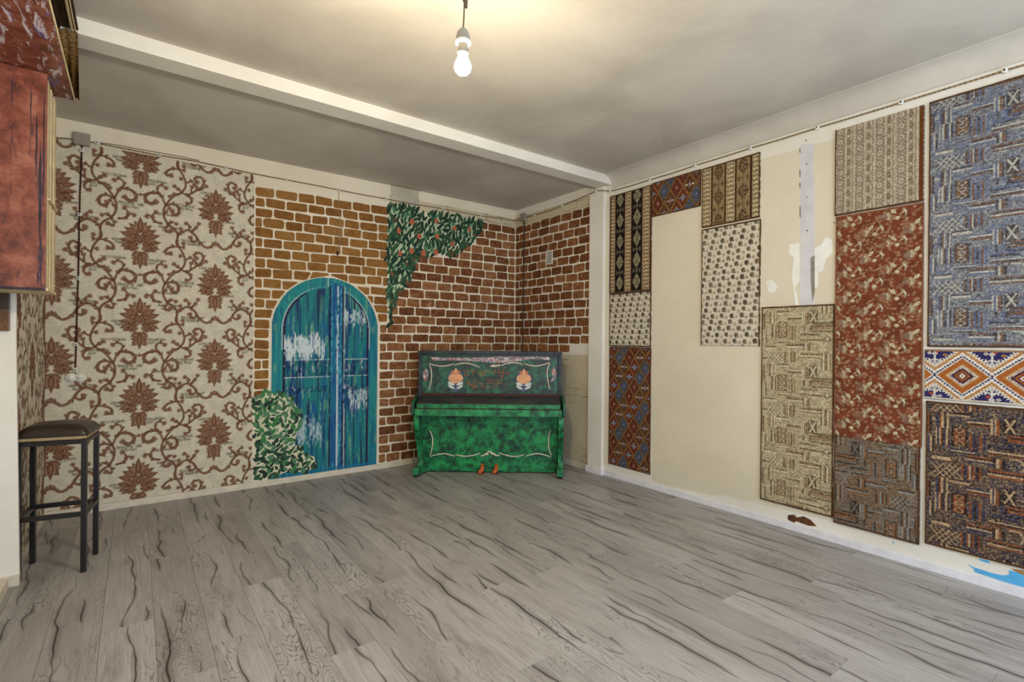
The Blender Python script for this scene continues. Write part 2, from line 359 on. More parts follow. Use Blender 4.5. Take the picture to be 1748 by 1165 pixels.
def fleaf(x, y, ang, ln, wd, hi=True):
    tile.leaf(x, y, ang, ln*1.03, wd*1.16, (206, 178, 156), .9); tile.leaf(x, y, ang, ln, wd, BD); tile.leaf(x, y, ang, ln*.97, wd*.8, BR)
    if hi: tile.leaf(x+math.cos(ang)*ln*.2, y-math.sin(ang)*ln*.2, ang, ln*.6, wd*.32, BH, .9)
def curl(x, y, r, s=1, a0=0.0):
    pts = [(x+s*math.cos(a0+t*.55)*r*(1-t*.09), y-math.sin(a0+t*.55)*r*(1-t*.09)) for t in range(10)]
    tile.stroke(pts, r*.36, r*.22, BD); tile.stroke(pts, r*.26, r*.14, BR); tile.stroke(pts[1:7], r*.10, r*.06, BH)
def medallion(cx, ct):
    cy = ct+.12; rad = math.radians
    for s in (1, -1):
        def L(x, y, a, ln, wd): fleaf(cx+s*x, cy-y, rad(a) if s > 0 else math.pi-rad(a), ln, wd)
        L(.010, -.070, -16, .118, .024); L(.010, -.052, 2, .126, .024); L(.008, -.03, 18, .126, .025); L(.006, -.008, 31, .112, .023); L(.004, .02, 43, .092, .021); L(.002, .05, 55, .064, .017)
        L(.05, -.095, -28, .062, .018); L(.02, -.09, -48, .06, .018)
        L(.058, -.058, 14, .066, .014); L(.05, -.02, 40, .060, .013); L(.034, .015, 56, .05, .012); L(.02, -.055, 30, .06, .014)
        curl(cx+s*.062, cy+.100, .028, s, 1.6); curl(cx+s*.100, cy+.078, .020, s, 1.2); curl(cx+s*.03, cy+.03, .014, s, 2.2)
        L(.004, -.135, -34, .062, .020); L(.002, -.185, -50, .070, .023); L(.002, -.175, -14, .056, .016); L(.01, -.11, 38, .04, .010)
    fleaf(cx, cy-.01, math.pi/2, .13, .022); fleaf(cx, cy+.07, math.pi/2, .075, .020); fleaf(cx, cy+.13, -math.pi/2, .14, .020)
    for a in (90, 30, 150): fleaf(cx, cy+.318, rad(a), .026, .006, False)
medallion(CX % TW, 0); medallion((CX+TW/2) % TW, TH/2)
def Z(pts):   # sketch points read off a close-up -> tile coordinates, once plain and once mirrored about the second column
    a = []
    for (u, v_) in pts:
        X, z = bw(200+u/5.825, 250+v_/5.825); a.append((X, CTOP-z))
    return a, [(2*(CX+TW/2)-X, y) for X, y in a]
STEM = [[(605,150),(612,215),(660,300),(682,390),(640,460),(560,500),(490,575),(462,640),(470,710),(510,775),(575,830),(603,890),(588,955),(604,1000)]]
VINES = [([(480,590),(440,490),(398,440),(405,400),(445,388),(482,412)], 9, 10), ([(430,480),(370,462),(310,470),(280,500),(290,545),(340,570),(382,552)], 12, 20),
 ([(490,590),(560,575),(612,615),(610,670),(560,678),(548,650)], 10, 18), ([(440,768),(372,745),(330,690),(300,698)], 12, 8), ([(372,745),(350,690),(385,655)], 8, 10),
 ([(500,775),(550,752),(585,770)], 14, 5), ([(510,790),(480,810),(490,850),(530,840)], 8, 14), ([(603,890),(650,848),(715,838),(780,890),(830,970),(900,1010),(960,975)], 9, 14),
 ([(715,838),(720,790),(690,770)], 10, 8), ([(750,840),(795,800),(810,775)], 14, 6), ([(780,890),(795,935),(750,950),(730,915)], 8, 16),
 ([(640,460),(700,485),(775,448),(845,400),(862,345),(825,308),(772,322),(790,352)], 9, 14), ([(735,462),(745,405),(780,385),(795,415)], 8, 12), ([(700,362),(745,345),(765,375)], 10, 6),
 ([(690,480),(735,520),(735,565),(700,570)], 16, 8), ([(610,478),(560,478),(525,500)], 14, 6), ([(640,455),(600,420),(580,405)], 10, 12), ([(800,435),(850,420),(885,400)], 6, 9),
 ([(625,235),(560,222),(500,245),(490,285),(530,290)], 8, 16), ([(630,230),(670,240),(665,205)], 8, 10), ([(660,330),(640,325)], 5, 4), ([(600,905),(640,850),(635,825)], 6, 5), ([(470,690),(490,640),(515,620)], 6, 8)]
def sprout(q, b):
    P = [(p.x, p.y) for p in crom([(u, w, 0) for u, w in q], 4)]; n = len(P); k = 3 if len(q) > 3 else 2
    for i in range(k, n-1, 6):
        a = math.atan2(-(P[i+1][1]-P[i-1][1]), P[i+1][0]-P[i-1][0])
        for s in (-1, 1):
            if (i//4+s) % 3: fleaf(P[i][0], P[i][1], a+s*.55, .024+.0004*b, .0075, False)
    a = math.atan2(-(P[-1][1]-P[-2][1]), P[-1][0]-P[-2][0])
    for s in (-.6, .6, 0): fleaf(P[-2][0], P[-2][1], a+s, .020+.0006*b, .0105, s == 0)
for pts in STEM:
    for q in Z(pts): tile.stroke(q, .0075, .0075, BD); tile.stroke(q, .005, .005, BR)
for pts, a, b in VINES:
    for q in Z(pts): tile.stroke(q, a*.00072, b*.00072, BD); tile.stroke(q, a*.0005, b*.0005, BR); tile.stroke(q[len(q)//2:], a*.0001, b*.00022, BH, .8); sprout(q, b)
def papered(w, h, cell, x_of, ztop):
    c = Cv(w, h, cell, (0, 0, 0)); X = (x_of(c.x) % TW)/TW*(tile.nx-1); Y = ((CTOP-(ztop-c.y)) % TH)/TH*(tile.ny-1)
    i = X.astype(int); j = Y.astype(int); fx = (X-i)[None, :, None]; fy = (Y-j)[:, None, None]; i1 = np.minimum(i+1, tile.nx-1); j1 = np.minimum(j+1, tile.ny-1); T = tile.a
    c.a = (T[np.ix_(j, i)]*(1-fx)+T[np.ix_(j, i1)]*fx)*(1-fy)+(T[np.ix_(j1, i)]*(1-fx)+T[np.ix_(j1, i1)]*fx)*fy
    return c
ZT = 2.715
wpa = papered(.818-XA, ZT-.05, .0055, lambda x: x+XA, ZT); o = slab('damask_wallpaper', wpa, MB(XA, .05), .0012, M_PRINT, wb); tag(o, 'cream wallpaper printed with brown damask scrolls')
wpa = papered(YB-YP-.03, ZT-.05, .009, lambda x: x+CX-TW/2-.62, ZT); o = slab('damask_wallpaper', wpa, MS(YP+.03, .05), .0012, M_PRINT, wa); tag(o, 'brown damask wallpaper round the corner')
# ---------------------------------------------------------------- mural: bricks
def brick_mat(name, base, dark, light, hi):
    n = NT(name, .75, .2); v = n.coord(scale=(9, 9, 26), jitter=True); f = n.noise(v, 2.2, 6, .65, .5); rnd = n.n('ShaderNodeObjectInfo').outputs['Random']
    t = n.math('ADD', n.math('MULTIPLY', f, .75), n.math('MULTIPLY', rnd, .25))
    c = n.ramp(t, [(.3, dark), (.5, base), (.72, light)])
    g = n.step(n.noise(n.coord(scale=(12, 12, 46), jitter=True), 1.7, 3, .5, 1.0), .66, .78); c = n.mix(n.math('MULTIPLY', g, hi), c, (214, 186, 146))
    return n.out(c, f, .2, .004)
MB_A = brick_mat('ochre_brick_paint', (142, 98, 46), (118, 76, 34), (158, 116, 64), .35); MB_B = brick_mat('brown_brick_paint', (128, 82, 48), (88, 50, 28), (166, 120, 80), .75)
def brick_poly(w, h, rnd):
    pts = []; r = min(w, h)*rnd.uniform(.14, .26)
    for (cx, cy, a0) in ((w/2-r, h/2-r, 0), (-w/2+r, h/2-r, 90), (-w/2+r, -h/2+r, 180), (w/2-r, -h/2+r, 270)):
        for a in (8, 45, 82): pts.append((cx+r*math.cos(math.radians(a0+a)), cy+r*math.sin(math.radians(a0+a))))
    sk = rnd.uniform(-.05, .05)
    return [(x+rnd.uniform(-.003, .003), y+x*sk+rnd.uniform(-.0025, .0025)) for x, y in pts]
brick_list = {id(wb): [], id(wr): []}
def brick(x, z, w, h, rnd, wall, mat):
    P = brick_poly(w, h, rnd)
    if wall is wb and z < DTOP+.05 and x < 2.05:
        Q = []
        for (a, b) in P:
            lim = door_half(z+b)+.014
            if lim > .02 and abs(x+a-DCX) < lim: a = DCX-lim-x if x < DCX else DCX+lim-x
            Q.append((a, b))
        P = Q
        if max(p[0] for p in P)-min(p[0] for p in P) < .03: return
    brick_list[id(wall)].append((w*h, x, z, P, mat))
DCX, DR, DTOP = 1.453, .492, 1.879; DSP = DTOP-DR
def door_half(z): return DR if z < DSP else (math.sqrt(max(0, DR*DR-(z-DSP)**2)) if z < DTOP else 0)
rb = random.Random(5)
def lay(x0, x1, z, k, bwid, h, wall, mat, keep=None, slope=0.0):
    x = x0 - (bwid*.5 if k % 2 else rb.uniform(0, .03))
    while x < x1-.02:
        w = bwid*rb.uniform(.86, 1.12); a, b = max(x, x0), min(x+w, x1); x += w
        if b-a < .05: continue
        if x1-b < .06: b = x1; x = x1
        cx = (a+b)/2; zz = z+slope*(cx-x0)+rb.uniform(-.004, .004)
        if keep and not keep(cx, zz): continue
        brick(cx, zz, b-a-.013, h*rb.uniform(.95, 1.05), rb, wall, mat)
for k in range(29):
    z = 2.575-k*.0885; dh = door_half(z+.03)
    L1 = DCX-dh-.012 if dh else None
    keepA = lambda x, zz: not (zz < .80 and x < 1.36 and zz < 2.0-.85*x-.4*max(0, x-1.0))
    if L1: lay(.822, L1, z, k, .172, .0755, wb, MB_A, keepA); (lay(DCX+dh+.012, 2.045, z, k+1, .165, .0755, wb, MB_A, keepA, .004) if z > 1.47 else None)
    else: lay(.822, 2.045, z, k, .172, .0755, wb, MB_A, keepA, .015)
IVY = [bw(*q) for q in ((664,350),(690,351),(718,360),(724,372),(733,362),(760,366),(790,370),(825,377),(822,392),(806,412),(790,428),(770,437),(752,432),(738,437),(722,434),(712,446),(702,462),(698,478),(688,494),(679,500),(674,520),(669,548),(665,556),(664,530),(659,505),(664,470),(659,440),(662,400))]
def inside(x, z, P):
    r = False; n = len(P)
    for i in range(n):
        (ax, az), (bx, bz) = P[i], P[(i+1) % n]
        if (az > z) != (bz > z) and x < (bx-ax)*(z-az)/(bz-az)+ax: r = not r
    return r
for k in range(28):
    z = 2.618-k*.0932
    lay(2.056 if z > 1.44 else DCX+DR+.014, XR-.004, z, k, .176, .0785, wb, MB_B, lambda x, zz: not (inside(x-.05, zz, IVY) and inside(x+.05, zz, IVY)), 0)
    # the rows run on round the corner onto the right-hand alcove wall (local x is measured from the corner)
    lay(.004, YB-3.564, z, k, .172, .0785, wr, MB_B, lambda x, zz: zz > 1.14 + (.09 if x > .95 else 0))
for wall, fr in ((wb, lambda x, z: MB(x, z)), (wr, lambda x, z: MR(YB-x, z))):
    L = sorted(brick_list[id(wall)], key=lambda q: -q[0]); rests = {}
    for i, (a, x, z, poly, mat) in enumerate(L):
        if i < 300: o = prism('painted_brick', poly, .0016, mat, wall); o.matrix_world = fr(x, z)
        else:
            rest = rests.setdefault(mat.name, bmesh.new()); M = fr(x, z); va = [rest.verts.new(M @ Vector((p[0], p[1], 0))) for p in poly]; vb = [rest.verts.new(M @ Vector((p[0], p[1], .0016))) for p in poly]
            rest.faces.new(vb); rest.faces.new(va[::-1])
            for q in range(len(poly)): rest.faces.new((va[q], va[(q+1) % len(poly)], vb[(q+1) % len(poly)], vb[q]))
    for mn, rest in rests.items(): tag(bmobj('painted_half_bricks', rest, bpy.data.materials[mn], wall), kind='stuff')
    print('bricks', wall.name, len(L))
# sketched paper left showing round the brick mural
def sketch():
    n = NT('beige_sketch_wallpaper', .85, .15); v = n.coord('Object'); sep = n.n('ShaderNodeSeparateXYZ', i_0=v); h = n.math('ADD', sep.outputs[0], sep.outputs[1])
    vv = n.n('ShaderNodeCombineXYZ', i_0=h, i_1=sep.outputs[2], i_2=0.0).outputs[0]
    vv = n.n('ShaderNodeVectorMath', operation='ADD', i_0=vv, i_1=n.n('ShaderNodeVectorMath', operation='SCALE', i_0=n.n('ShaderNodeTexNoise', i_Vector=v, i_Scale=14.0).outputs['Color'], i_Scale=.035).outputs[0]).outputs[0]
    br = n.n('ShaderNodeTexBrick', i_Vector=vv, i_Scale=1.0, i_Mortar_Size=.0045, i_Brick_Width=.21, i_Row_Height=.075, i_Mortar_Smooth=.3)
    m = n.math('MULTIPLY', br.outputs['Fac'], n.step(n.noise(v, 4.5, 3), .5, .62)); m2 = n.step(n.noise(n.coord(scale=(3, 3, 14)), 9, 5, .7, 1.5), .66, .72)
    m2 = n.math('MULTIPLY', m2, n.step(n.noise(v, 3.1, 2), .54, .64))
    c = n.mix(n.math('MAXIMUM', n.math('MULTIPLY', m, .75), n.math('MULTIPLY', m2, .6)), n.ramp(n.noise(v, 2.5), [(.3, (196, 182, 152)), (.7, (212, 200, 172))]), (84, 74, 58)); return n.out(c)
M_SK = sketch()
def sheet(name, x0, x1, z0, z1, fr, mat, parent, t=.0008, wob=0.0):
    P = [(x0, z0)]; n = 14 if wob else 1
    for i in range(n+1): P.append((x0+(x1-x0)*i/n, z0+(random.uniform(-wob, wob) if wob else 0)))
    P = P[1:]+[(x1, z1), (x0, z1)]
    return prism(name, P, t, mat, parent, fr)
sheet('sketch_wallpaper', 2.056, XR, 2.655, 2.762, MB(0, 0), M_SK, wb, .0008); sheet('sketch_wallpaper', YB-XR+XR-YB, YB-3.564, 2.655, 2.772, MR(YB, 0), M_SK, wr)
sheet('sketch_wallpaper', .15, YB-3.564, .055, 1.16, MR(YB, 0), M_SK, wr, .0008, 0)
# ---------------------------------------------------------------- mural: arched door
c = Cv(2*DR, DTOP-.045, .0055, (44, 130, 136)); X, Y = np.meshgrid(c.x, c.y); xc = X-DR; zc = DTOP-Y
def halfw(r, z): return np.where(z < DSP, r, np.sqrt(np.clip(r*r-(z-DSP)**2, 0, None)))
st = vnoise(c.ny, c.nx, 46, 5); st2 = vnoise(c.ny, c.nx, 22, 2.6); st3 = vnoise(c.ny, c.nx, 70, 4); fine = vnoise(c.ny, c.nx, 5, 1.2)
def setm(m, col, al=1.0):
    m = (m*al)[..., None]; c.a = c.a*(1-m)+np.array(lin(col))*m
def sm(v, a, b): return np.clip((v-a)/(b-a), 0, 1)
setm(sm(st, .5, .8), (40, 100, 146)); setm(sm(st2, .55, .85), (52, 142, 128), .8); setm(sm(st3, .62, .8), (34, 74, 122)); setm(sm(st2*st, .44, .54), (104, 168, 130), .7); setm(sm(fine*st2, .5, .62), (150, 190, 190), .5)
inner = np.abs(xc) < halfw(.385, zc); fr = ~inner
setm(fr, (48, 144, 146)); setm(fr*sm(st3, .45, .75), (40, 122, 146)); setm(fr*sm(st2, .7, .85), (130, 180, 136), .45); setm(fr*sm(fine*st, .5, .62), (30, 70, 110), .5)
d_in = np.abs(halfw(.385, zc)-np.abs(xc)); setm((d_in < .010) & (zc < 1.72), (48, 40, 70)); setm((np.abs(halfw(.40, zc)-np.abs(xc)) < .006) & (zc > 1.2), (190, 214, 214), .7)
setm((halfw(DR, zc)-np.abs(xc)) < .009, (52, 52, 92), .75)
# plank gaps of the leaves, centre boards, cross rails and the worn white paint
for gx in (-.27, -.18, -.09, .17, .25, .33):
    w = .004+.007*vnoise(c.ny, 1, 30, 1)[:, :1]*np.ones_like(X); setm((np.abs(xc-gx-.006*(vnoise(c.ny, 1, 60, 1)-.5)) < w)*inner*sm(st, .3, .5), (40, 36, 66), .85)
top = sm(zc, 1.45, 1.75)*inner; setm(top*sm(st, .3, .6)*(xc < -.0), (52, 52, 84), .8); setm(top*sm(fine, .5, .9)*(xc > .1), (52, 60, 110), .6)
patch = inner*(xc < -.03)*np.exp(-((zc-1.22-.10*np.sin(xc*40)*.3)/.13)**2); setm(sm(patch*(.35+fine*.9)*(.5+st2), .38, .62), (214, 226, 228))
patch = inner*(xc > .1)*np.exp(-((zc-1.52)/.12)**2); setm(sm(patch*(.35+fine)*(.5+st2), .62, .85), (206, 222, 224), .8)
patch = inner*(xc > .2)*np.exp(-((zc-.72)/.16)**2); setm(sm(patch*(.35+fine)*(.5+st2), .55, .8), (204, 218, 222), .8)
patch = inner*(xc < -.05)*np.exp(-((zc-.45)/.2)**2); setm(sm(patch*(.35+fine)*(.5+st2), .62, .85), (196, 212, 220), .7)
for za, zb in ((.95, 1.10), (.80, .86)):
    m = inner*(np.abs(xc-.08) > .07)*(zc > za)*(zc < zb); setm(m*sm(fine, .35, .7), (30, 42, 84), .85); setm(m*sm(st2*fine, .42, .55), (200, 216, 220), .7)
for zl in (1.105, .945): setm(inner*(np.abs(zc-zl) < .005)*sm(fine, .2, .5), (196, 216, 220), .8)
for x0, x1 in ((.03, .085), (.095, .135)):
    m = (xc > x0)*(xc < x1)*(zc < 1.83); setm(m, (40, 116, 152)); setm(m*sm(st2, .5, .75), (44, 90, 150)); setm(m*sm(st3*fine, .34, .5), (90, 186, 206), .8)
for gx, col, al in ((.02, (40, 34, 62), .9), (.14, (40, 34, 62), .95), (.09, (226, 236, 238), .75), (.155, (200, 220, 226), .5)): setm((np.abs(xc-gx) < .006+.004*fine)*(zc < 1.80)*sm(fine+st, .55, .8), col, al)
setm((zc < .075+.02*fine)*1.0, (32, 120, 160), .7)
c.mask = np.abs(xc) <= halfw(DR, zc)-.004*(vnoise(c.ny, c.nx, 12, 12))
o = slab('painted_door', c, MB(DCX-DR, .045), .0014, M_PAINT, wb); tag(o, 'turquoise arched double door painted in trompe l oeil')
# ---------------------------------------------------------------- mural: ivy and bush leaves
def leaf_mesh(name, k):
    n = 5; v = []; f = []
    for i in range(n+1):
        t = i/n; w = (.5*math.sin(math.pi*t**.8))*(.42, .36, .60, .50)[k]; b = .08*math.sin(t*3)*(1 if k % 2 else -1)
        v += [(t-.5, b+w, 0), (t-.5, b, .05), (t-.5, b-w, 0)]
    for i in range(n):
        a = i*3; f += [(a, a+1, a+4, a+3), (a+1, a+2, a+5, a+4)]
    me = bpy.data.meshes.new(name); me.from_pydata(v, [], f); return me
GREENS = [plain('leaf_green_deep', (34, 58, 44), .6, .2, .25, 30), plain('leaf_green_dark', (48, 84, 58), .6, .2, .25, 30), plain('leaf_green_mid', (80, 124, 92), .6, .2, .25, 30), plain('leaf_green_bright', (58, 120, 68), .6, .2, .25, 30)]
LM = []
for g in GREENS:
    row = []
    for k in range(4): me = leaf_mesh('leaf', k); me.materials.append(g); row.append(me)
    LM.append(row)
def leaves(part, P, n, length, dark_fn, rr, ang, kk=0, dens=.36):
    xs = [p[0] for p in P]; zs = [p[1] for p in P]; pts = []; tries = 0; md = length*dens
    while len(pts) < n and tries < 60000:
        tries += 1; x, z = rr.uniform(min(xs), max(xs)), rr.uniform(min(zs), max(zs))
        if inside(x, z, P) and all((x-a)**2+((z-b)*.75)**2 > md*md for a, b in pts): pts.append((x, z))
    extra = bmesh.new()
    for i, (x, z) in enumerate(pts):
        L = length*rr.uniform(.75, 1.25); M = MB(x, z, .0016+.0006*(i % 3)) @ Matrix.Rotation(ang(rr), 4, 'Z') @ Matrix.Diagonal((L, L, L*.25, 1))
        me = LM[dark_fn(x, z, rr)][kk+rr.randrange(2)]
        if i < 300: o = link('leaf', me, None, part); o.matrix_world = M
        else:
            b2 = bmesh.new(); b2.from_mesh(me); b2.transform(M); t = bpy.data.meshes.new('t'); b2.to_mesh(t); b2.free(); extra.from_mesh(t); bpy.data.meshes.remove(t)
    if len(pts) > 300: tag(bmobj('small_leaves', extra, GREENS[1], part), kind='stuff')
    else: extra.free()
    print('leaves', len(pts))
M_GREENWASH = mottled('pale_green_wash', [(.32, (70, 120, 84)), (.46, (176, 196, 158)), (.62, (216, 214, 186))], 14, (1, 1, .6), .8, 5, .8, .05)
M_BUSHWASH = mottled('pale_bush_wash', [(.30, (60, 104, 60)), (.40, (190, 196, 160)), (.6, (226, 216, 190))], 12, (1, 1, 1), .8, 5, .8, .05)
ivy = prism('painted_ivy', IVY, .0012, M_GREENWASH, wb, MB(0, 0)); tag(ivy, 'green leafy creeper with red flowers painted on the brick')
ri = random.Random(21)
leaves(ivy, IVY, 620, .088, lambda x, z, r: r.choices((0, 1, 2), (5, 4, 1) if x < 2.9 else (3, 5, 2))[0], ri, lambda r: r.gauss(math.radians(72), .45))
M_FLOWER = mottled('red_flower_paint', [(.35, (170, 76, 48)), (.6, (196, 112, 82)), (.7, (214, 156, 130))], 40, rough=.7)
for (a, b) in ((420,378),(200,530),(820,365),(1120,485),(1365,505),(537,620),(835,620),(1085,745),(412,860),(220,905),(607,895),(815,885)):
    x, z = bw(660+a/9.706, 340+b/9.706); r = ri.uniform(.026, .036)
    o = prism('flower', [(r*(.95+.12*math.cos(5*t))*math.cos(t)*.85, r*(.95+.12*math.cos(5*t))*math.sin(t)) for t in [i*math.pi/10 for i in range(20)]], .003, M_FLOWER, ivy); o.matrix_world = MB(x, z, .0035)
BUSH = [bw(*q) for q in ((433,680),(447,674),(452,667),(466,672),(480,672),(498,680),(505,692),(513,705),(514,722),(506,742),(502,760),(514,762),(520,775),(536,780),(540,795),(528,804),(510,806),(490,806),(470,813),(436,818))]
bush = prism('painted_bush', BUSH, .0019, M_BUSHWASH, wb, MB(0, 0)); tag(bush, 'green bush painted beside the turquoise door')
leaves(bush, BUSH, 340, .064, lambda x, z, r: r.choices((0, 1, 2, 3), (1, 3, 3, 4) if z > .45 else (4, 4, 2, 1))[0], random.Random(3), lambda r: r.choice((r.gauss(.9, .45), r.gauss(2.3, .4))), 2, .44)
# patched plaster and nail-hung loose wire above the door
M_GREYPL = plain('grey_filler', (190, 182, 164), .9, .1, .06, 8)
x0, z0 = bw(667, 322); x1, z1 = bw(716, 349)
prism('filler_patch', [(x0, 2.70), (x1-.01, 2.70), (x1, 2.76), (x1-.015, 2.80), (x1, ZA), (x0, ZA)], .001, M_GREYPL, wb, MB(0, 0))
o = box('filler_patch', 2.06, 2.37, YB-.10, YB-.001, ZA-.0015, ZA, M_GREYPL, ca)
# ---------------------------------------------------------------- right wall: panels, patches
def patch(name, pts, mat, parent=None, t=.0012): return prism(name, [(YB-rw(*q)[0], rw(*q)[1]) for q in pts], t, mat, parent or wr, MR(YB, 0))
cr = patch('cream_panel', [(1113,820),(1150,832),(1180,838),(1215,846),(1240,845),(1262,853),(1301,858),(1301,862),(1428,892),(1428,237),(1300,272),(1300,262),(1200,292),(1113,316)][::-1], M_CREAM); tag(cr, 'smooth cream wall panel between the carpets')
patch('cream_panel', [(1029,347),(1037,347),(1035,795),(1030,795)], M_CREAM)
M_STRIP = plain('bare_grey_filler', (206, 204, 206), .9, .1, .05, 6); M_SPLASH = plain('white_filler', (236, 234, 226), .9, .1, .03, 12); M_DARKB = mottled('bare_brown_board', [(.35, (70, 42, 26)), (.6, (112, 72, 44))], 25)
M_BLUE = plain('sky_blue_underpaint', (92, 178, 232), .7, .2, .05, 10); M_TAN = plain('tan_underpaint', (160, 128, 84), .8, .1, .1, 20); M_SCUFF = plain('scuffed_grey', (140, 134, 124), .9, .1, .1, 40)
patch('filler_strip', [(1366,248),(1389,244),(1390,330),(1391,420),(1390,521),(1366,522),(1367,440),(1366,330)][::-1], M_STRIP, t=.0018)
patch('filler_splash', [(1348,418),(1365,415),(1365,480),(1357,492),(1360,500),(1364,522),(1358,522),(1352,470),(1355,440),(1347,432)], M_SPLASH, t=.0022)
patch('filler_splash', [(1391,424),(1402,418),(1410,404),(1420,410),(1422,432),(1410,442),(1405,462),(1397,466),(1396,490),(1391,492)], M_SPLASH, t=.0022)
patch('filler_splash', [(1308,480),(1318,478),(1328,490),(1322,500),(1312,498)], M_SPLASH, t=.0022)
for (x, y, r) in ((1376, 240, 1.6), (1377, 280, 1.8), (1377, 337, 1.6), (1378, 394, 1.8), (1424, 380, 1.4)):
    yy, zz = rw(x, y); lathe('screw_hole', [(0.0001, .0003), (r*.0028, .0003), (r*.0028, 0)], M_DARKB, wr, 10, MR(yy, zz, .0019))
for (x, y0, y1) in ((1365.5, 253, 262), (1365.5, 290, 303), (1365.5, 312, 321), (1365.8, 352, 372)): patch('scuff', [(x-1, y0), (x+1.4, y0+1), (x+1.6, y1), (x-.8, y1-1)], M_SCUFF, t=.0022)
patch('scuff', [(1384,440),(1391,436),(1391,500),(1387,516),(1384,480)], M_SCUFF, t=.0022)
patch('bare_board_patch', [(1345,880),(1356,879),(1360,884),(1372,882),(1384,888),(1394,899),(1380,898),(1364,892),(1359,890),(1356,893),(1345,888)], M_DARKB, t=.002)
patch('blue_paint_chip', [(1652,964),(1663,969),(1690,978),(1712,983),(1722,982),(1723,974),(1735,977),(1752,985),(1752,1004),(1722,996),(1700,989),(1664,977),(1662,971)], M_BLUE, t=.002)
patch('blue_paint_chip', [(1671,954),(1686,957),(1692,963),(1683,961),(1672,957)], M_BLUE, t=.002); patch('blue_paint_chip', [(1523,924),(1527,926),(1525,929)], M_BLUE, t=.002)
patch('tan_paint_streak', [(1725,971),(1752,975),(1752,985),(1735,977)], M_TAN, t=.0015)
patch('tan_paint_streak', [(1640,944),(1672,950),(1725,966),(1725,970),(1690,962),(1640,949)], M_CREAM, t=.0015)
# ---------------------------------------------------------------- carpets
M_BIND = mottled('brown_binding_yarn', [(.3, (58, 38, 24)), (.6, (96, 68, 42)), (.75, (140, 110, 76))], 120, (1, 1, 2), .95, 3, 0, .6)
def carpet(name, y0, y1, z0, z1, paint, label, cell=.0032, bind=(1, 1, 0, 0), bmat=None, t=.008, skew=0):
    """y0 > y1: left and right edge as seen; bind = left, right, top, bottom"""
    w, h = y0-y1, z1-z0; c = Cv(w, h, cell, (180, 170, 150)); paint(c)
    M = MR(y0, z0, .0025); e = empty(name, (XR, (y0+y1)/2, z0)); iv = Matrix.Translation(-e.location)
    o = slab('pile', c, iv @ M, t, M_PILE, e); bmat = bmat or M_BIND; B = .005
    for k, (a, b, q, d) in enumerate(((0, B, -.002, h+.002), (w-B, w, -.002, h+.002), (0, w, h-B, h+.003), (0, w, -.003, B))):
        if bind[k]:
            n = 26 if k < 2 else 14; L = []; Rr = []
            for i in range(n+1):
                s = i/n
                if k < 2: L.append((a-random.uniform(0, .0015), q+(d-q)*s)); Rr.append((b+random.uniform(-.001, .002), q+(d-q)*s))
                else: L.append((a+(b-a)*s, q-random.uniform(0, .002))); Rr.append((a+(b-a)*s, d+random.uniform(0, .002)))
            prism('binding', (L+Rr[::-1]) if k >= 2 else (Rr+L[::-1]), t+.0035, bmat, e, iv @ MR(y0, z0, .0022))
    tag(e, label, 'carpet', 'carpet samples hung on the right wall'); return e
def steps(c, cx, cy, rx, ry, cols, q=.006):
    """stepped woven diamond, rings from outside in"""
    sl = c.sub(cx-rx, cy-ry, cx+rx, cy+ry); X, Y = np.meshgrid(c.x[sl[1]]-cx, c.y[sl[0]]-cy)
    d = np.round(np.abs(X)/q)*q/rx+np.round(np.abs(Y)/q)*q/ry
    for lim, col in cols: c.put(sl, (d < lim).astype(float), col)
def speck(c, amt=.25, cell=2.0):
    c.a = np.clip(c.a*(1+amt*(vnoise(c.ny, c.nx, cell, cell)-.5)*2)[..., None], 0, 1)
def kilim(bands, ground, motif, light, dark):
    def f(c):
        W_ = c.W
        for (a, b, k) in bands:
            if k == 'l': c.rect(a*W_, 0, b*W_, c.H, dark)
            elif k == 's':
                c.rect(a*W_, 0, b*W_, c.H, light); m = (a+b)/2*W_; hw = (b-a)*W_*.5; y = 0; i = 0
                while y < c.H:
                    c.stroke([(m-hw*.5, y+.012), (m, y), (m+hw*.5, y+.012)], .0022, .0022, (236, 226, 200), 1, False); c.stroke([(m-hw*.6, y+.028), (m, y+.018), (m+hw*.6, y+.028)], .0025, .0025, tuple(v*.55 for v in light), 1, False)
                    for s in (-1, 1): c.rect(m+s*hw*.8-.002, y, m+s*hw*.8+.002, y+.008, (222, 210, 182)); c.rect(m+s*hw*.72-.002, y+.014, m+s*hw*.72+.003, y+.024, tuple(v*.6 for v in light))
                    y += .034
            else:
                c.rect(a*W_, 0, b*W_, c.H, ground); m = (a+b)/2*W_; hw = (b-a)*W_*.5; y = .055
                while y < c.H+.1:
                    for t in np.linspace(0, 2*math.pi, 21)[:-1]:
                        px_, py_ = m+hw*.80*math.cos(t)*(1-.25*abs(math.sin(2*t))), y+.07*math.sin(t)*(1-.25*abs(math.sin(2*t))); c.rect(px_-.0035, py_-.004, px_+.0035, py_+.004, motif)
                    steps(c, m, y, hw*.72, .062, [(1, motif), (.72, ground), (.5, motif), (.3, ground), (.14, motif)])
                    yy = y+.098
                    for s in (-1, 1): steps(c, m+s*hw*.66, yy, hw*.3, .022, [(1, tuple((p+q)/2 for p, q in zip(motif, ground)))])
                    steps(c, m, yy, hw*.26, .016, [(1, motif), (.5, ground)]); y += .196
        speck(c, .3)
    return f
K1 = [(0, .02, 'l'), (.02, .13, 's'), (.13, .155, 'l'), (.155, .36, 'd'), (.36, .385, 'l'), (.385, .53, 's'), (.53, .56, 'l'), (.56, .775, 'd'), (.775, .80, 'l'), (.80, .97, 's'), (.97, 1, 'l')]
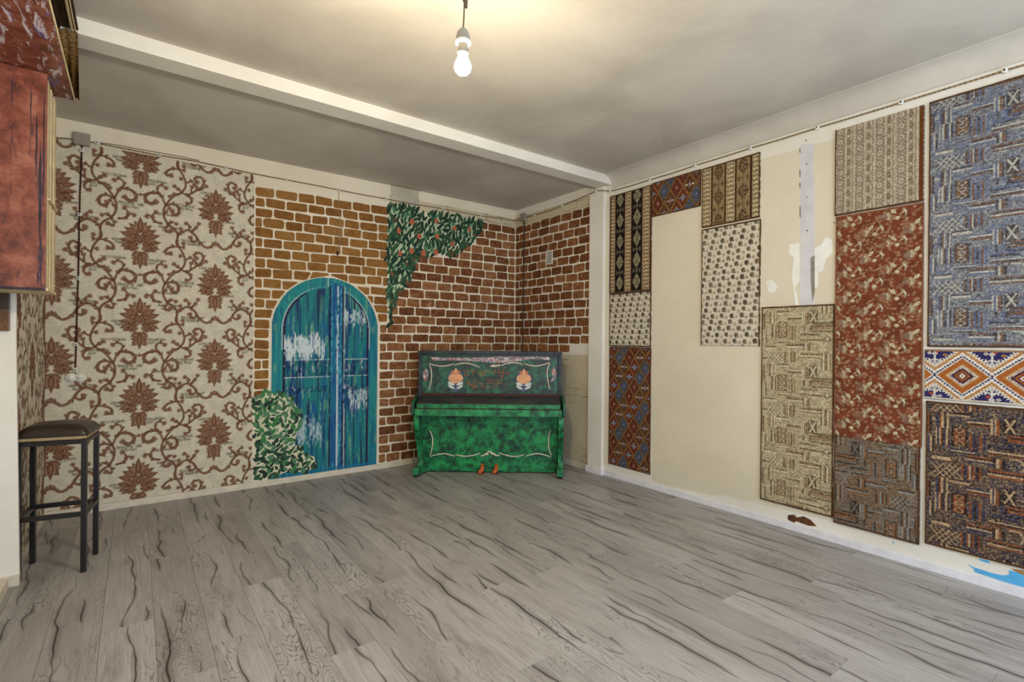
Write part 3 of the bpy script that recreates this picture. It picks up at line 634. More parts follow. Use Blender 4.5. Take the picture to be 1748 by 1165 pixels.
K2 = [(0, .17, 's'), (.17, .195, 'l'), (.195, .41, 'd'), (.41, .44, 'l'), (.44, .59, 's'), (.59, .62, 'l'), (.62, .84, 'd'), (.84, .88, 'l'), (.88, 1, 's')]
def shells(seed, s, ground=(222, 212, 192)):
    def f(c):
        r = random.Random(seed); c.rect(-1, -1, 9, 9, ground); row = 0; y = .01
        while y < c.H+.03:
            x = (row % 3)*.027*s-.03; k = row
            while x < c.W+.03:
                big = (k % 2 == 0); R = (.0172 if big else .0098)*s*r.uniform(.9, 1.08); col = r.choice([(150, 138, 114), (172, 162, 138), (126, 114, 94), (168, 144, 122), (162, 154, 132)]); yy = y+(.014 if k % 2 else 0)*s+r.uniform(-.004, .004); x += r.uniform(-.003, .003)
                c.ell(x, yy, R, R*1.15, tuple(v*.55 for v in col)); c.ell(x, yy, R*.84, R*.98, col)
                if big:
                    for a in range(-3, 4): c.stroke([(x-R*.2, yy+R*.7), (x+math.sin(a*.36)*R*.95-R*.1, yy-math.cos(a*.36)*R*.85)], .0011, .0016, tuple(v*.5 for v in col), 1, False)
                    c.rect(x+R*.5, yy+R*.6, x+R*1.25, yy+R*1.0, tuple(v*.6 for v in col))
                else: c.ell(x, yy, R*.35, R*.5, tuple(min(255, v*1.4) for v in col))
                x += .040*s; k += 1
            y += .050*s; row += 1
        speck(c, .14)
    return f
def diamonds(pw, ph, seed=0):
    kinds = [((122, 62, 40), (74, 88, 118), (150, 156, 166)), ((70, 62, 48), (98, 112, 142), (160, 164, 170)), ((108, 58, 44), (132, 140, 150), (100, 60, 64)), ((104, 76, 48), (80, 102, 122), (160, 96, 60))]
    def f(c):
        X, Y = np.meshgrid(c.x, c.y); A = X/pw+Y/ph; B = X/pw-Y/ph; i = np.floor(A).astype(int); j = np.floor(B).astype(int); a = A-i-.5; b = B-j-.5
        kind = (i*1+j*3+((i+j)//2)) % 4; e = np.maximum(np.abs(a), np.abs(b)); r = np.maximum(np.abs(a+b), np.abs(a-b))
        for k, (g, m, h) in enumerate(kinds):
            s = kind == k
            for cond, col in ((s, g), (s & (e < .36) & (e > .27), m if k == 1 else (92, 54, 38)), (s & (e < .17), h if k in (0, 2) else m), (s & (e < .10), (60, 66, 110) if k < 2 else (186, 96, 56)), (s & (e < .05), (180, 172, 158))): c.a[cond] = lin(col)
            if k in (0, 3): c.a[s & (np.abs((a-b)) < .06) & (np.abs(a+b) > .28) & (np.abs(a+b) < .62)] = lin((200, 196, 180) if k else (110, 140, 170))
        c.a[e > .452] = lin((160, 122, 76)); c.a[e > .487] = lin((88, 56, 34)); speck(c, .35)
    return f
def lace(c):
    c.rect(-1, -1, 9, 9, (168, 154, 130)); x = .02; k = 0
    for a in np.arange(.0, c.W, .108):
        c.rect(a+.006, 0, a+.052, c.H, (136, 120, 98)); c.rect(a+.066, 0, a+.084, c.H, (150, 136, 112))
        y = .02
        while y < c.H+.05:
            m = a+.029
            for t in range(8):
                an = t*math.pi/4; c.stroke([(m+.005*math.cos(an), y+.005*math.sin(an)), (m+.019*math.cos(an), y+.021*math.sin(an))], .0026, .0012, (214, 204, 184), 1, False)
            c.ell(m, y, .005, .005, (84, 70, 54)); 
            for s in (-1, 1): c.stroke([(m+s*.021, y+.02), (m, y+.033), (m-s*.021, y+.046)], .0016, .0016, (204, 192, 170), .9, False)
            c.ell(a+.075, y+.01, .0085, .012, (98, 82, 64), .9, ring=.004); c.ell(a+.075, y+.04, .005, .005, (214, 204, 184)); y += .066
        for q in (.004, .055, .063, .088, .104):
            yy = 0
            while yy < c.H: c.rect(a+q, yy, a+q+.003, yy+.007, (222, 214, 196)); yy += .0125
        c.stroke([(a+.096+.006*math.sin(v_*110), v_) for v_ in np.arange(0, c.H, .009)], .0016, .0016, (120, 104, 82), .8, False)
    c.rect(c.W-.024, 0, c.W, c.H, (104, 62, 34)); speck(c, .3)
def redshells(c):
    r = random.Random(4); c.rect(-1, -1, 9, 9, (120, 64, 44)); c.a *= (1+.5*(vnoise(c.ny, c.nx, 9, 9)-.5))[..., None]
    for i in range(int(c.W*c.H*2000)):
        x, y = r.uniform(0, c.W), r.uniform(0, c.H); c.ell(x, y, r.uniform(.0045, .006), r.uniform(.004, .0055), (196, 166, 124), .8, ring=.002)
    TX, TY = .232, .1615
    for i in range(-1, 4):
        for j in range(-1, 11):
            x, y = i*TX, j*TY
            for (ox, oy) in ((.035, .05), (.151, .13)):
                for q in range(14): c.ell(x+ox+r.gauss(0, .012), y+oy+r.gauss(0, .01), .012, .010, r.choice([(150, 112, 86), (140, 122, 102), (122, 100, 84), (140, 90, 68)]), .75)
                for a in range(6): an = -1.0+a*.36; c.stroke([(x+ox+.018*math.cos(an), y+oy+.018*math.sin(an)), (x+ox+.036*math.cos(an), y+oy+.034*math.sin(an))], .0028, .0012, (206, 196, 160), 1, False)
            for (ox, oy, a) in ((.078, .022, -.75), (.195, .1, .8)):
                c.leaf(x+ox-.016*math.cos(a), y+oy+.016*math.sin(a), a, .036, .0095, (214, 206, 172)); c.leaf(x+ox-.01*math.cos(a), y+oy+.01*math.sin(a), a, .022, .004, (168, 152, 116)); c.stroke([(x+ox-.016*math.cos(a), y+oy+.016*math.sin(a)), (x+ox-.034*math.cos(a), y+oy+.034*math.sin(a))], .0018, .0014, (206, 196, 160), 1, False)
            for (ox, oy) in ((.098, .065), (.214, .145)): c.ell(x+ox, y+oy, .0135, .012, (120, 96, 70)); c.ell(x+ox, y+oy-.001, .0118, .0105, (198, 180, 142)); c.ell(x+ox+.003, y+oy-.004, .005, .004, (224, 212, 180))
            for (ox, oy) in ((.012, .12), (.128, .04)):
                c.stroke([(x+ox, y+oy-.024), (x+ox+.012, y+oy-.004), (x+ox+.010, y+oy+.018)], .0075, .004, (150, 140, 112)); c.stroke([(x+ox+.004, y+oy-.02), (x+ox+.014, y+oy-.002)], .003, .003, (222, 214, 184), 1, False); c.stroke([(x+ox-.02, y+oy+.004), (x+ox, y+oy-.012)], .002, .0016, (214, 204, 170), 1, False)
    speck(c, .22)
def navy(c):
    NV, WH, OR, TN = (52, 48, 92), (226, 218, 204), (170, 98, 46), (186, 140, 78); c.rect(-1, -1, 9, 9, NV); X, Y = np.meshgrid(c.x, c.y); cy = .145; rx, ry = .122, .108
    for x, y, col in [(a, b, q) for k in range(-1, 5) for (a, b, q) in ((k*.12+.02, .02, WH), (k*.12+.055, .012, (196, 84, 50)), (k*.12+.09, .03, TN), (k*.12+.03, .25, (196, 84, 50)), (k*.12+.07, .262, WH), (k*.12+.1, .24, TN), (k*.12+.05, .236, WH))]: steps(c, x, y, .011, .009, [(1, col), (.45, (120, 40, 40))], .003)
    ds = []; ts = []
    for cx in (-.075, .165, .405, .645):
        dx = np.abs(X-cx); dy = np.abs(Y-cy); ds.append(dx/rx+dy/ry); ts.append(dx/rx-dy/ry)
    ds = np.array(ds); k = ds.argmin(0)[None]; d = np.take_along_axis(ds, k, 0)[0]; t = np.take_along_axis(np.array(ts), k, 0)[0]
    tri = np.abs(((t*5.5) % 1)*2-1)
    for lim, col in ((1.40+.20*tri, WH), (1.30+.14*tri, TN), (1.27, OR), (1.21, WH), (.99+.13*tri, NV), (.97, WH), (.90, OR), (.62, TN), (.55, WH), (.42, (84, 50, 60)), (.28, OR), (.20, (90, 46, 50)), (.13, WH), (.06, OR)): c.a[d < lim] = lin(col)
    ring = (d > .44) & (d < .53); c.a[ring & ((np.floor(t*16) % 2) == 0)] = lin((120, 70, 60))
    for cx in (.045, .285):      # hooked motifs between the diamonds
        for s in (-1, 1):
            y0 = cy+s*.062; c.stroke([(cx, y0), (cx, y0+s*.05)], .004, .004, WH, 1, False)
            for q in (-1, 1): c.stroke([(cx, y0+s*.03), (cx+q*.022, y0+s*.018), (cx+q*.026, y0+s*.03)], .0032, .0032, WH, 1, False)
            steps(c, cx, y0+s*.006, .014, .013, [(1, WH), (.6, NV), (.3, WH)], .003); steps(c, cx, y0+s*.06, .014, .012, [(1, WH), (.6, NV), (.3, WH)], .003)
    c.rect(0, c.H-.009, c.W, c.H, (206, 196, 176)); c.rect(0, 0, c.W, .010, (150, 120, 90)); speck(c, .16)
def patchwork(pal, seed, ph=.36, y0=0.0, fl=False):
    G, A, B, C_, D, E_ = pal   # ground, accent, warm, light, dark, second accent
    def f(c):
        r = random.Random(seed); W_ = c.W
        nz = vnoise(c.ny, c.nx, 1.6, 1.6); n2 = vnoise(c.ny, c.nx, 12, 22); c.rect(-1, -1, 9, 9, G)
        def mixm(m, col, al=1.0): m = (np.clip(m, 0, 1)*al)[..., None]; c.a = c.a*(1-m)+np.array(lin(col))*m
        mixm((nz > .60)*1.0, D, .55); mixm((nz < .30)*1.0, C_, .45); mixm((n2 > .55)*(nz > .4), A, .55)
        n = int(c.H/ph)+3
        for k in range(-1, n):
            oy = y0+k*ph
            def R(a, b, d, e): return (1-b if fl else a)*W_, oy+d*ph, (1-a if fl else b)*W_, oy+e*ph
            def vs(a, b, d, e, cols):
                x0, y0_, x1, y1 = R(a, b, d, e); m = len(cols)
                for i, q in enumerate(cols): c.rect(x0+(x1-x0)*i/m, y0_, x0+(x1-x0)*(i+1)/m, y1, q, .92)
            def hs(a, b, d, e, cols):
                x0, y0_, x1, y1 = R(a, b, d, e); m = len(cols)
                for i, q in enumerate(cols): c.rect(x0, y0_+(y1-y0_)*i/m, x1, y0_+(y1-y0_)*(i+1)/m, q, .92)
            hs(.02, .20, .10, .13, [D]); vs(.0, .05, .25, .55, [D, B, D]); vs(.10, .21, .22, .46, [A, D, B, C_, G, D, C_]); vs(.09, .22, .46, .72, [C_, A, C_, B, D, A, C_, D])
            x0, y0_, x1, y1 = R(.11, .29, .0, .20); c.rect(x0, y0_, x1, y1, D, .45)
            for i in range(4):
                for s in (0, 1): u0 = x0+(x1-x0)*i/3.2; c.stroke([(u0-.03, y0_ if s else y1), (u0+.03, y1 if s else y0_)], .0022, .0022, C_, 1, False)
            x0, y0_, x1, y1 = R(.24, .38, .42, .72); c.rect(x0, y0_, x1, y1, D); c.rect(x0+.008, y0_+.006, x1-.008, y1-.006, B)
            for i in range(3): steps(c, (x0+x1)/2, y0_+(y1-y0_)*(i+.5)/3, (x1-x0)*.3, (y1-y0_)*.15, [(1, C_), (.7, D), (.4, B)], .003)
            vs(.33, .50, -.02, .18, [B, D, A, B, C_, D, B, A, D, B]); hs(.38, .58, .30, .39, [A, C_, D, B]); hs(.38, .62, .82, .93, [B, D, C_, A]); hs(.06, .23, .88, .97, [D, C_, C_, G])
            vs(.58, .67, .26, .48, [C_, A, C_, B, B, D]); x0, y0_, x1, y1 = R(.68, .79, .22, .46); c.rect(x0, y0_, x1, y1, D)
            for s in (-1, 1): c.stroke([((x0+x1)/2-s*.018, y0_+.01), ((x0+x1)/2+s*.018, y1-.01)], .004, .004, C_ if not fl else A, 1, False)
            hs(.56, .86, -.04, .12, [G, B, D, C_, B, G]); hs(.72, 1.0, .44, .62, [D, B, D, B, B, A, D]); vs(.40, .54, .50, .76, [B, A, D, A, B, G, A]); hs(.56, .80, .62, .68, [A, D]); hs(.56, .98, .72, .78, [C_, D, B]); vs(.84, .98, .0, .30, [D, C_, B, D, C_, B, A])
            vs(.02, .08, .60, .84, [A, C_, D]); hs(.22, .40, .21, .27, [D, C_]); hs(.24, .44, .76, .81, [A, C_, D]); vs(.60, .70, .82, .98, [D, C_, B, D]); vs(.60, .72, .50, .60, [D, G, A, D])
            x0, y0_, x1, y1 = R(.74, .98, .78, 1.0); cx = (x0+x1)/2
            for s in (-1, 1):
                c.stroke([(x0, oy+(.89+s*.09)*ph), (cx-.02, oy+(.89+s*.09)*ph), (cx, oy+.89*ph), (cx+.025, oy+(.89+s*.10)*ph), (x1, oy+(.89+s*.10)*ph)], .0034, .0034, C_, 1, False)
                c.ell(cx+.028, oy+(.89+s*.14)*ph, .018, .018, E_, 1, ring=.007); c.ell(cx+.028, oy+(.89+s*.14)*ph, .006, .006, C_)
            for i in range(5): steps(c, *(((.07 if not fl else .93)*W_), oy+(.33+.002*i)*ph), .012, .012, [(1, C_), (.45, D)], .003)
            for i in range(30):
                x, y = r.uniform(0, W_), oy+r.uniform(0, 1)*ph; c.rect(x, y, x+r.uniform(.01, .05), y+.003, r.choice((D, C_, A, B)), .8)
        m = (vnoise(c.ny, c.nx, 1.3, 3)-.5)*2; c.a = np.clip(c.a*(1+.42*m)[..., None], 0, 1); mixm((vnoise(c.ny, c.nx, 1.4, 1.4) > .72)*1.0, G, .6); mixm((vnoise(c.ny, c.nx, 1.4, 1.4) > .78)*1.0, C_, .45)
    return f
PAL_BLUE = ((120, 124, 132), (96, 106, 136), (116, 82, 58), (188, 182, 166), (72, 66, 68), (96, 92, 132)); PAL_DARK = ((88, 74, 64), (50, 56, 82), (136, 74, 40), (190, 160, 122), (42, 34, 36), (86, 90, 120))
PAL_BROWN = ((126, 102, 76), (112, 108, 102), (134, 92, 58), (146, 144, 136), (56, 48, 44), (98, 98, 100)); PAL_BEIGE = ((188, 174, 140), (168, 154, 122), (146, 116, 84), (214, 202, 170), (96, 82, 60), (112, 100, 76))
carpet('kilim_carpet', 3.308, 2.824, 1.762, 2.690, kilim(K1, (34, 28, 30), (176, 164, 130), (168, 142, 106), (66, 46, 28)), 'kilim carpet with black medallion bands and tan stripes, top of the column beside the pillar', .0048, (1, 1, 1, 1))
carpet('shell_carpet', 3.303, 2.822, 1.258, 1.750, shells(1, 1.0), 'small off-white shell print carpet under the black banded kilim carpet', .0045, (1, 1, 1, 1))
carpet('diamond_carpet', 3.300, 2.818, .125, 1.244, diamonds(.121, .18), 'long rust and blue diamond lattice carpet reaching down to the baseboard', .0045, (1, 1, 1, 0))
carpet('diamond_carpet', 2.818, 2.342, 2.407, 2.698, diamonds(.125, .19), 'short wide rust and blue diamond carpet high on the wall above bare cream panel', .0045, (1, 1, 1, 1))
carpet('kilim_carpet', 2.327, 1.860, 2.225, 2.694, kilim(K2, (150, 128, 92), (62, 38, 26), (170, 150, 112), (70, 44, 28)), 'square brown and tan kilim carpet with dark brown medallions, above the tall shell carpet', .0045, (1, 1, 1, 1))
carpet('shell_carpet', 2.325, 1.852, 1.276, 2.203, shells(2, .98), 'tall off-white shell print carpet hanging alone over the cream panel', .0036, (1, 1, 1, 0))
carpet('patchwork_carpet', 1.834, 1.362, .166, 1.555, patchwork(PAL_BEIGE, 5, .372, -.05), 'long beige patchwork weave carpet below the grey filler strip', .0032, (1, 1, 1, 1))
carpet('lace_carpet', 1.364, .902, 2.136, 2.690, lace, 'pale grey beige lace patterned carpet with brown edges near the ceiling', .0032, (1, 0, 0, 1))
carpet('red_carpet', 1.356, .901, .700, 2.121, redshells, 'tall rust red carpet scattered with cream shells and leaves', .0032, (1, 1, 1, 0), mottled('rust_fringe', [(.35, (96, 50, 30)), (.6, (140, 84, 56)), (.7, (180, 150, 110))], 90))
carpet('patchwork_carpet', 1.354, .908, .138, .698, patchwork(PAL_BROWN, 9, .37, -.06, True), 'small brown and grey patchwork carpet under the rust red carpet', .0032, (1, 1, 0, 1))
carpet('patchwork_carpet', .878, .410, 1.290, 2.690, patchwork(PAL_BLUE, 12, .352, -.02), 'large blue patchwork weave carpet at the top of the right edge', .0032, (1, 1, 1, 1))
carpet('diamond_carpet', .889, .410, .988, 1.272, navy, 'navy and white carpet strip with big orange diamonds', .0030, (0, 0, 0, 0))
carpet('patchwork_carpet', .880, .408, .157, .970, patchwork(PAL_DARK, 15, .37, -.03), 'dark brown and navy patchwork carpet at the lower right edge', .0032, (1, 1, 1, 1))
# ---------------------------------------------------------------- piano
PA = Vector((2.102, 4.324, 0)); pang = math.radians(-37.2)
piano = empty('upright_piano', PA, pang); tag(piano, 'green painted upright piano standing across the brick corner', 'piano')
# local frame: x along the keyboard, -y towards the room, z up
def green(name, dark, mid, light, sc=7, st=(1, 1, 1.6)): return mottled(name, [(.34, dark), (.47, mid), (.61, light)], sc, st, .45, 12, .25, .25, .4)
G_LOW = green('piano_green', (14, 32, 30), (16, 92, 54), (32, 150, 80), 17, (1, 1, 1)); G_UP = green('piano_slate_green', (44, 50, 53), (46, 62, 60), (48, 112, 82), 15, (1, 1, 1)); G_TRIM = green('piano_trim_green', (40, 46, 46), (28, 108, 66), (54, 152, 92), 14, (1, 1, 1))
G_CHK = green('piano_cheek', (36, 40, 42), (34, 70, 54), (36, 120, 76), 12); G_DARK = mottled('piano_dark_edge', [(.35, (34, 40, 46)), (.55, (58, 66, 72)), (.7, (44, 84, 66))], 9, rough=.45); G_LID = mottled('piano_lid_dark', [(.35, (40, 38, 40)), (.6, (66, 66, 66)), (.75, (70, 96, 80))], 7, (.4, 1, 1), .4)
M_MOLD = plain('cream_moulding', (224, 206, 184), .55, .3, .1, 60, .2); M_RED = mottled('reddish_wood_gap', [(.4, (44, 28, 26)), (.62, (98, 50, 40)), (.75, (170, 140, 120))], 30, (1, 1, 6))
PWD = 1.40
for x0 in (0, PWD-.032): box('side_panel', x0, x0+.032, .195, .52, .0, 1.18, G_DARK, piano, .003)
box('back_panel', .032, PWD-.032, .49, .52, .03, 1.165, G_DARK, piano)
box('top_lid', -.006, PWD+.006, .185, .53, 1.165, 1.19, G_DARK, piano, .004)
up_ = box('upper_panel', .032, PWD-.032, .212, .232, .775, 1.152, G_UP, piano, .002)
low = box('lower_panel', .032, PWD-.032, .212, .236, .03, .60, G_LOW, piano, .002)
box('bottom_rail', .032, PWD-.032, .208, .232, .012, .075, G_LOW, piano, .002)
box('panel_rail', .032, PWD-.032, .200, .232, 1.145, 1.166, G_DARK, piano, .002)
box('gap_strip', .02, PWD-.02, .200, .235, .752, .778, M_RED, piano, .002)
# key lid: sloping top, rounded nose, front slip
def prof(name, pts, x0, x1, mat, parent=None, bevel=0): return prism(name, pts, x1-x0, mat, parent or piano, Matrix(((0,0,1,x0),(1,0,0,0),(0,1,0,0),(0,0,0,1))), bevel)
prof('key_lid', [(.20, .757), (.06, .728), (-.005, .712), (-.016, .70), (-.012, .686), (.20, .69)], .026, PWD-.026, G_LID)
prof('lid_front', [(-.014, .702), (-.020, .692), (-.020, .662), (-.010, .655), (.03, .655), (.03, .702)], .028, PWD-.028, G_TRIM)
prof('key_slip', [(-.018, .650), (-.022, .645), (-.022, .588), (.205, .588), (.205, .650)], .012, PWD-.012, G_TRIM)
prof('slip_gap', [(-.012, .657), (-.012, .648), (.10, .648), (.10, .657)], .02, PWD-.02, M_RED)
for x0 in (-.020, PWD-.004):   # cheeks at both ends of the keyboard
    prof('cheek', [(.205, .775), (.16, .768), (.055, .735), (-.015, .712), (-.026, .70), (-.026, .60), (-.012, .585), (.205, .585)], x0, x0+.024, G_CHK, None, .003)
def leg(x0, sh):
    fr = [(.000, .585), (-.012, .56), (-.018, .52), (-.010, .46), (.018, .38), (.056, .29), (.080, .21), (.078, .15), (.062, .11), (.050, .095)]
    bk = [(.115, .095), (.115, .12), (.124, .16), (.130, .22), (.116, .30), (.086, .38), (.066, .46), (.062, .52), (.078, .56), (.085, .585)]
    M_ = Matrix(((0, -sh, 1, x0+sh*.585), (1, 0, 0, 0), (0, 1, 0, 0), (0, 0, 0, 1)))
    return prism('leg', fr+bk, .05, G_LOW, piano, M_, .004)
for x0 in (-.006, PWD-.046):
    leg(x0, .07 if x0 < .5 else .02); q = .06 if x0 < .5 else 0
    prism('toe_block', [(x0-.004, -.004), (x0+.052, -.004), (x0+.056+q, .215), (x0+q, .215)], .073, G_TRIM, piano, Matrix.Translation((0, 0, .022)), .004)
    lathe('caster', [(.018, 0), (.02, .004), (.02, .018), (.012, .024)], plain('black_caster', (24, 22, 22), .4), piano, 14, Matrix.Translation((x0+.026, .03, 0)))
    lathe('caster', [(.018, 0), (.02, .004), (.02, .018), (.012, .024)], None, piano, 14, Matrix.Translation((x0+.026, .45, 0))).data.materials.append(bpy.data.materials['black_caster'])
# applied mouldings
def mould(parent, pts, yf, r=.0055, knob=True):
    P = crom([(x, yf, z) for x, z in pts], 7); n = len(P); o = tube('moulding', P, r, M_MOLD, parent, 6, [.75+.35*math.sin(math.pi*i/(n-1))+.12*math.sin(i*2.1) for i in range(n)])
def pz(d, px, py):   # a photo point on the piano plane y = d -> local x, z
    n_ = Vector((-math.sin(pang), math.cos(pang), 0)); u_ = Vector((math.cos(pang), math.sin(pang), 0)); A = PA+n_*d; r = ray(px, py); t = (A-CP).dot(n_)/r.dot(n_); P = CP+r*t-PA; return P.dot(u_), P.z
def zp(pts, ox, oy, s, d): return [pz(d, ox+a/s, oy+b/s) for a, b in pts]
LOWM = [[(240,695),(258,740),(262,790),(254,850),(242,885)], [(243,895),(300,880),(350,874),(400,884),(432,892)], [(436,880),(480,890),(520,893),(580,884),(626,870)], [(770,868),(820,884),(880,895),(930,890),(962,880)], [(975,893),(1020,880),(1070,874),(1120,884),(1168,900)], [(1165,693),(1150,740),(1148,800),(1156,850),(1170,888)]]
UPM = [[(238,190),(252,240),(254,290),(246,340),(232,385)], [(238,185),(290,200),(340,204),(390,196),(424,186)], [(430,195),(470,184),(520,182),(570,192),(622,212)], [(770,206),(820,186),(880,178),(930,184),(950,192)], [(960,184),(1010,198),(1060,202),(1110,192),(1158,176)], [(1158,180),(1142,220),(1138,270),(1146,330),(1158,380)]]
for q in LOWM: mould(low, zp(q, 680, 580, 4.4816, .21), .209)
for q in UPM: mould(up_, zp(q, 680, 580, 4.4816, .21), .209)
for q in ([(630,893),(655,884),(680,868),(695,857),(712,866),(740,884),(775,890)], [(650,890),(672,878),(690,880)], [(705,878),(730,872),(748,892)]): mould(low, zp(q, 680, 580, 4.4816, .21), .208, .0075)
for q in ([(700,208),(725,196),(745,200),(775,192)], [(705,205),(735,206),(760,200)]): mould(up_, zp(q, 680, 580, 4.4816, .21), .208, .006)
# pedals
M_PED = plain('orange_pedal_paint', (196, 98, 48), .5, .3, .12, 30)
for px_ in (823, 847):
    x, _ = pz(.2, px_, 800); P = crom([(x, .222, .075), (x+.002, .19, .066), (x, .165, .045), (x-.012, .145, .028), (x-.03, .128, .024)], 6); n = len(P)
    tube('pedal', P, .017, M_PED, piano, 10, [.75+.5*math.sin(math.pi*(.15+.7*i/(n-1))) for i in range(n)]); box('pedal_foot', x-.03, x+.02, .14, .205, .0, .012, M_DARKB, piano, .002)
# painted decoration of the upper panel: two emblems, garland band, side blotches, lettering
def flat(name, pts, mat, parent=up_, d=0.0, t=.001): return prism(name, pts, t, mat, parent, Matrix(((1,0,0,0),(0,0,-1,.2118-d),(0,1,0,0),(0,0,0,1))))
M_SKIN = plain('peach_paint', (226, 166, 124), .6, .2, .06, 25); M_FEAT = plain('pale_feather_paint', (206, 214, 202), .6, .2, .06, 40); M_ORG = plain('orange_paint', (214, 120, 66), .6, .2, .1, 30); M_BLU = plain('dusk_blue_paint', (86, 92, 122), .6, .2, .15, 30)
M_LET = plain('orange_lettering_paint', (196, 112, 52), .6, .2, .2, 60)
M_GARL = NT('garland_paint', .6, .2); _v = M_GARL.n('ShaderNodeTexVoronoi', i_Vector=M_GARL.coord(), i_Scale=70.0); _c = M_GARL.ramp(M_GARL.n('ShaderNodeSeparateColor', i_0=_v.outputs['Color']).outputs[0], [(0, (150, 130, 150)), (.3, (196, 176, 170)), (.5, (176, 110, 96)), (.68, (206, 198, 190)), (.85, (96, 120, 110))], 'CONSTANT'); M_GARL = M_GARL.out(_c)
def elli(cx, cz, rx, rz, n=22, a0=0, a1=2*math.pi): return [(cx+rx*math.cos(a0+(a1-a0)*i/n), cz+rz*math.sin(a0+(a1-a0)*i/n)) for i in range(n)]
for ex in (pz(.211, 777.8, 645)[0], pz(.211, 894, 645)[0]):
    flat('painted_emblem', elli(ex, .905, .078, .105), M_BLU)
    flat('painted_emblem', [(ex-.072, .925), (ex-.06, .955), (ex-.03, .972), (ex+.03, .972), (ex+.062, .955), (ex+.075, .925), (ex+.06, .898), (ex+.03, .882), (ex, .872), (ex-.03, .880), (ex-.06, .896)][::-1], M_SKIN, d=.001)
    flat('painted_emblem', [(ex-.012, .965), (ex+.012, .965), (ex+.022, .99), (ex+.006, 1.022), (ex-.006, 1.022), (ex-.018, .99)], M_SKIN, d=.001)
    for s in (-1, 1):
        flat('painted_emblem', elli(ex+s*.03, .987, .014, .012, 12), M_ORG, d=.0012)
        flat('painted_emblem', [(ex+s*a, z)for a, z in ((.004, .858), (.03, .884), (.074, .89), (.070, .866), (.035, .852))][::s*-1], M_FEAT, d=.0012)
        flat('painted_emblem', [(ex+s*a, z)for a, z in ((.004, .822), (.028, .846), (.074, .862), (.066, .838), (.036, .822))][::s*-1], M_FEAT, d=.0012)
flat('painted_garland', zp([(250,135),(480,142),(700,135),(900,122),(1120,118),(1158,140),(1155,160),(1100,150),(1010,150),(900,168),(760,180),(620,168),(480,162),(260,158)], 680, 580, 4.4816, .212)[::-1], M_GARL)
flat('painted_blotch', zp([(210,218),(232,250),(222,300),(208,322),(192,295),(184,260)], 680, 580, 4.4816, .212)[::-1], M_GARL)
flat('painted_blotch', zp([(1190,205),(1206,240),(1205,290),(1185,318),(1160,325),(1180,290),(1172,240)], 680, 580, 4.4816, .212)[::-1], M_GARL)
LET = [[(160,280),(200,275),(235,300)],[(205,350),(215,400),(255,432),(300,400),(300,340),(265,325)],[(265,300),(330,295),(360,285),(420,290)],[(430,285),(432,350),(470,405)],[(440,300),(480,290),(500,310),(530,295),(570,310),(550,325)],
 [(640,270),(645,320),(610,345),(605,400),(650,435),(695,400),(690,350),(660,330)],[(700,420),(725,370),(735,310)],[(735,330),(745,390),(790,425)],[(700,300),(760,290),(800,310),(840,300),(880,320),(940,300)],[(1010,255),(1045,265),(1020,290),(985,340),(1020,355),(1045,335)],
 [(1060,350),(1090,335),(1110,350),(1140,335),(1175,350),(1210,340)],[(1120,190),(1122,260),(1140,330)],[(1330,210),(1270,230),(1255,320),(1235,420),(1225,600)],[(1150,400),(1190,440),(1225,430)],[(1260,350),(1300,335),(1340,355),(1370,335),(1400,350),(1455,345)],[(1340,360),(1360,430)],
 [(300,570),(345,590),(280,640),(310,660),(330,630)],[(340,625),(350,680),(375,700),(395,650)],[(430,580),(510,540),(480,600)],[(410,640),(440,680),(410,730),(470,775),(520,735),(480,690),(500,640)],[(520,640),(530,700),(570,745)],[(560,580),(610,620)],[(600,640),(650,630),(690,650)],[(710,660),(715,720),(685,750),(655,720),(690,680)],
 [(785,540),(850,530),(850,590)],[(790,640),(820,620),(850,640),(880,625)],[(880,690),(885,735),(830,765),(785,730),(815,690)],[(915,590),(915,540),(975,535),(975,570)],[(900,635),(935,625),(970,640),(1010,625),(1050,640)],[(1080,620),(1088,690),(1070,740),(1010,745),(980,710),(1010,690)],[(1040,560),(1090,545),(1130,540)],[(1120,560),(1125,630),(1180,635),(1240,625)],[(1250,650),(1310,670)]]
for q in LET:
    P = zp(q, 780, 615, 15.89, .212); tube('lettering', crom([(x, .2115, z) for x, z in P], 3), .0026, M_LET, up_, 4)
# ---------------------------------------------------------------- bar stool
M_STEEL = plain('black_steel_tube', (26, 24, 26), .35, .5, .1, 20); M_SEAT = plain('brown_black_leatherette', (44, 34, 26), .32, .5, .15, 9, .1); M_PLY = mottled('raw_plywood_edge', [(.35, (140, 116, 80)), (.6, (176, 154, 118))], 20, (1, 1, 8), .8)
FR, RR, RL, FL_ = (-.219, 3.632), (-.180, 3.886), (-.460, 3.935), (-.488, 3.690)
stool = empty('bar_stool', (-.33, 3.78, 0)); tag(stool, 'black metal bar stool with dark padded square seat', 'stool')
off = Vector((.33, -3.78, 0))
cyc = [FR, RR, RL, FL_]
for x, y in cyc: prism('leg', [(-.0125, -.0125), (.0125, -.0125), (.0125, .0125), (-.0125, .0125)], .735, M_STEEL, stool, Matrix.Translation((x+off.x, y+off.y, 0)) @ Matrix.Rotation(math.radians(-9), 4, 'Z'), .002)
def bar(name, a, b, z, s=.012):
    a = Vector((*a, z))+off; b = Vector((*b, z))+off; d = (b-a); L = d.length; an = math.atan2(d.y, d.x)
    return prism(name, [(0, -s), (L, -s), (L, s), (0, s)], 2*s, M_STEEL, stool, Matrix.Translation(a-Vector((0, 0, s))) @ Matrix.Rotation(an, 4, 'Z'), .0015)
for i in range(4): bar('seat_rail', cyc[i], cyc[(i+1) % 4], .722); bar('stretcher', cyc[i], cyc[(i+1) % 4], .322)
cx, cy = sum(p[0] for p in cyc)/4, sum(p[1] for p in cyc)/4
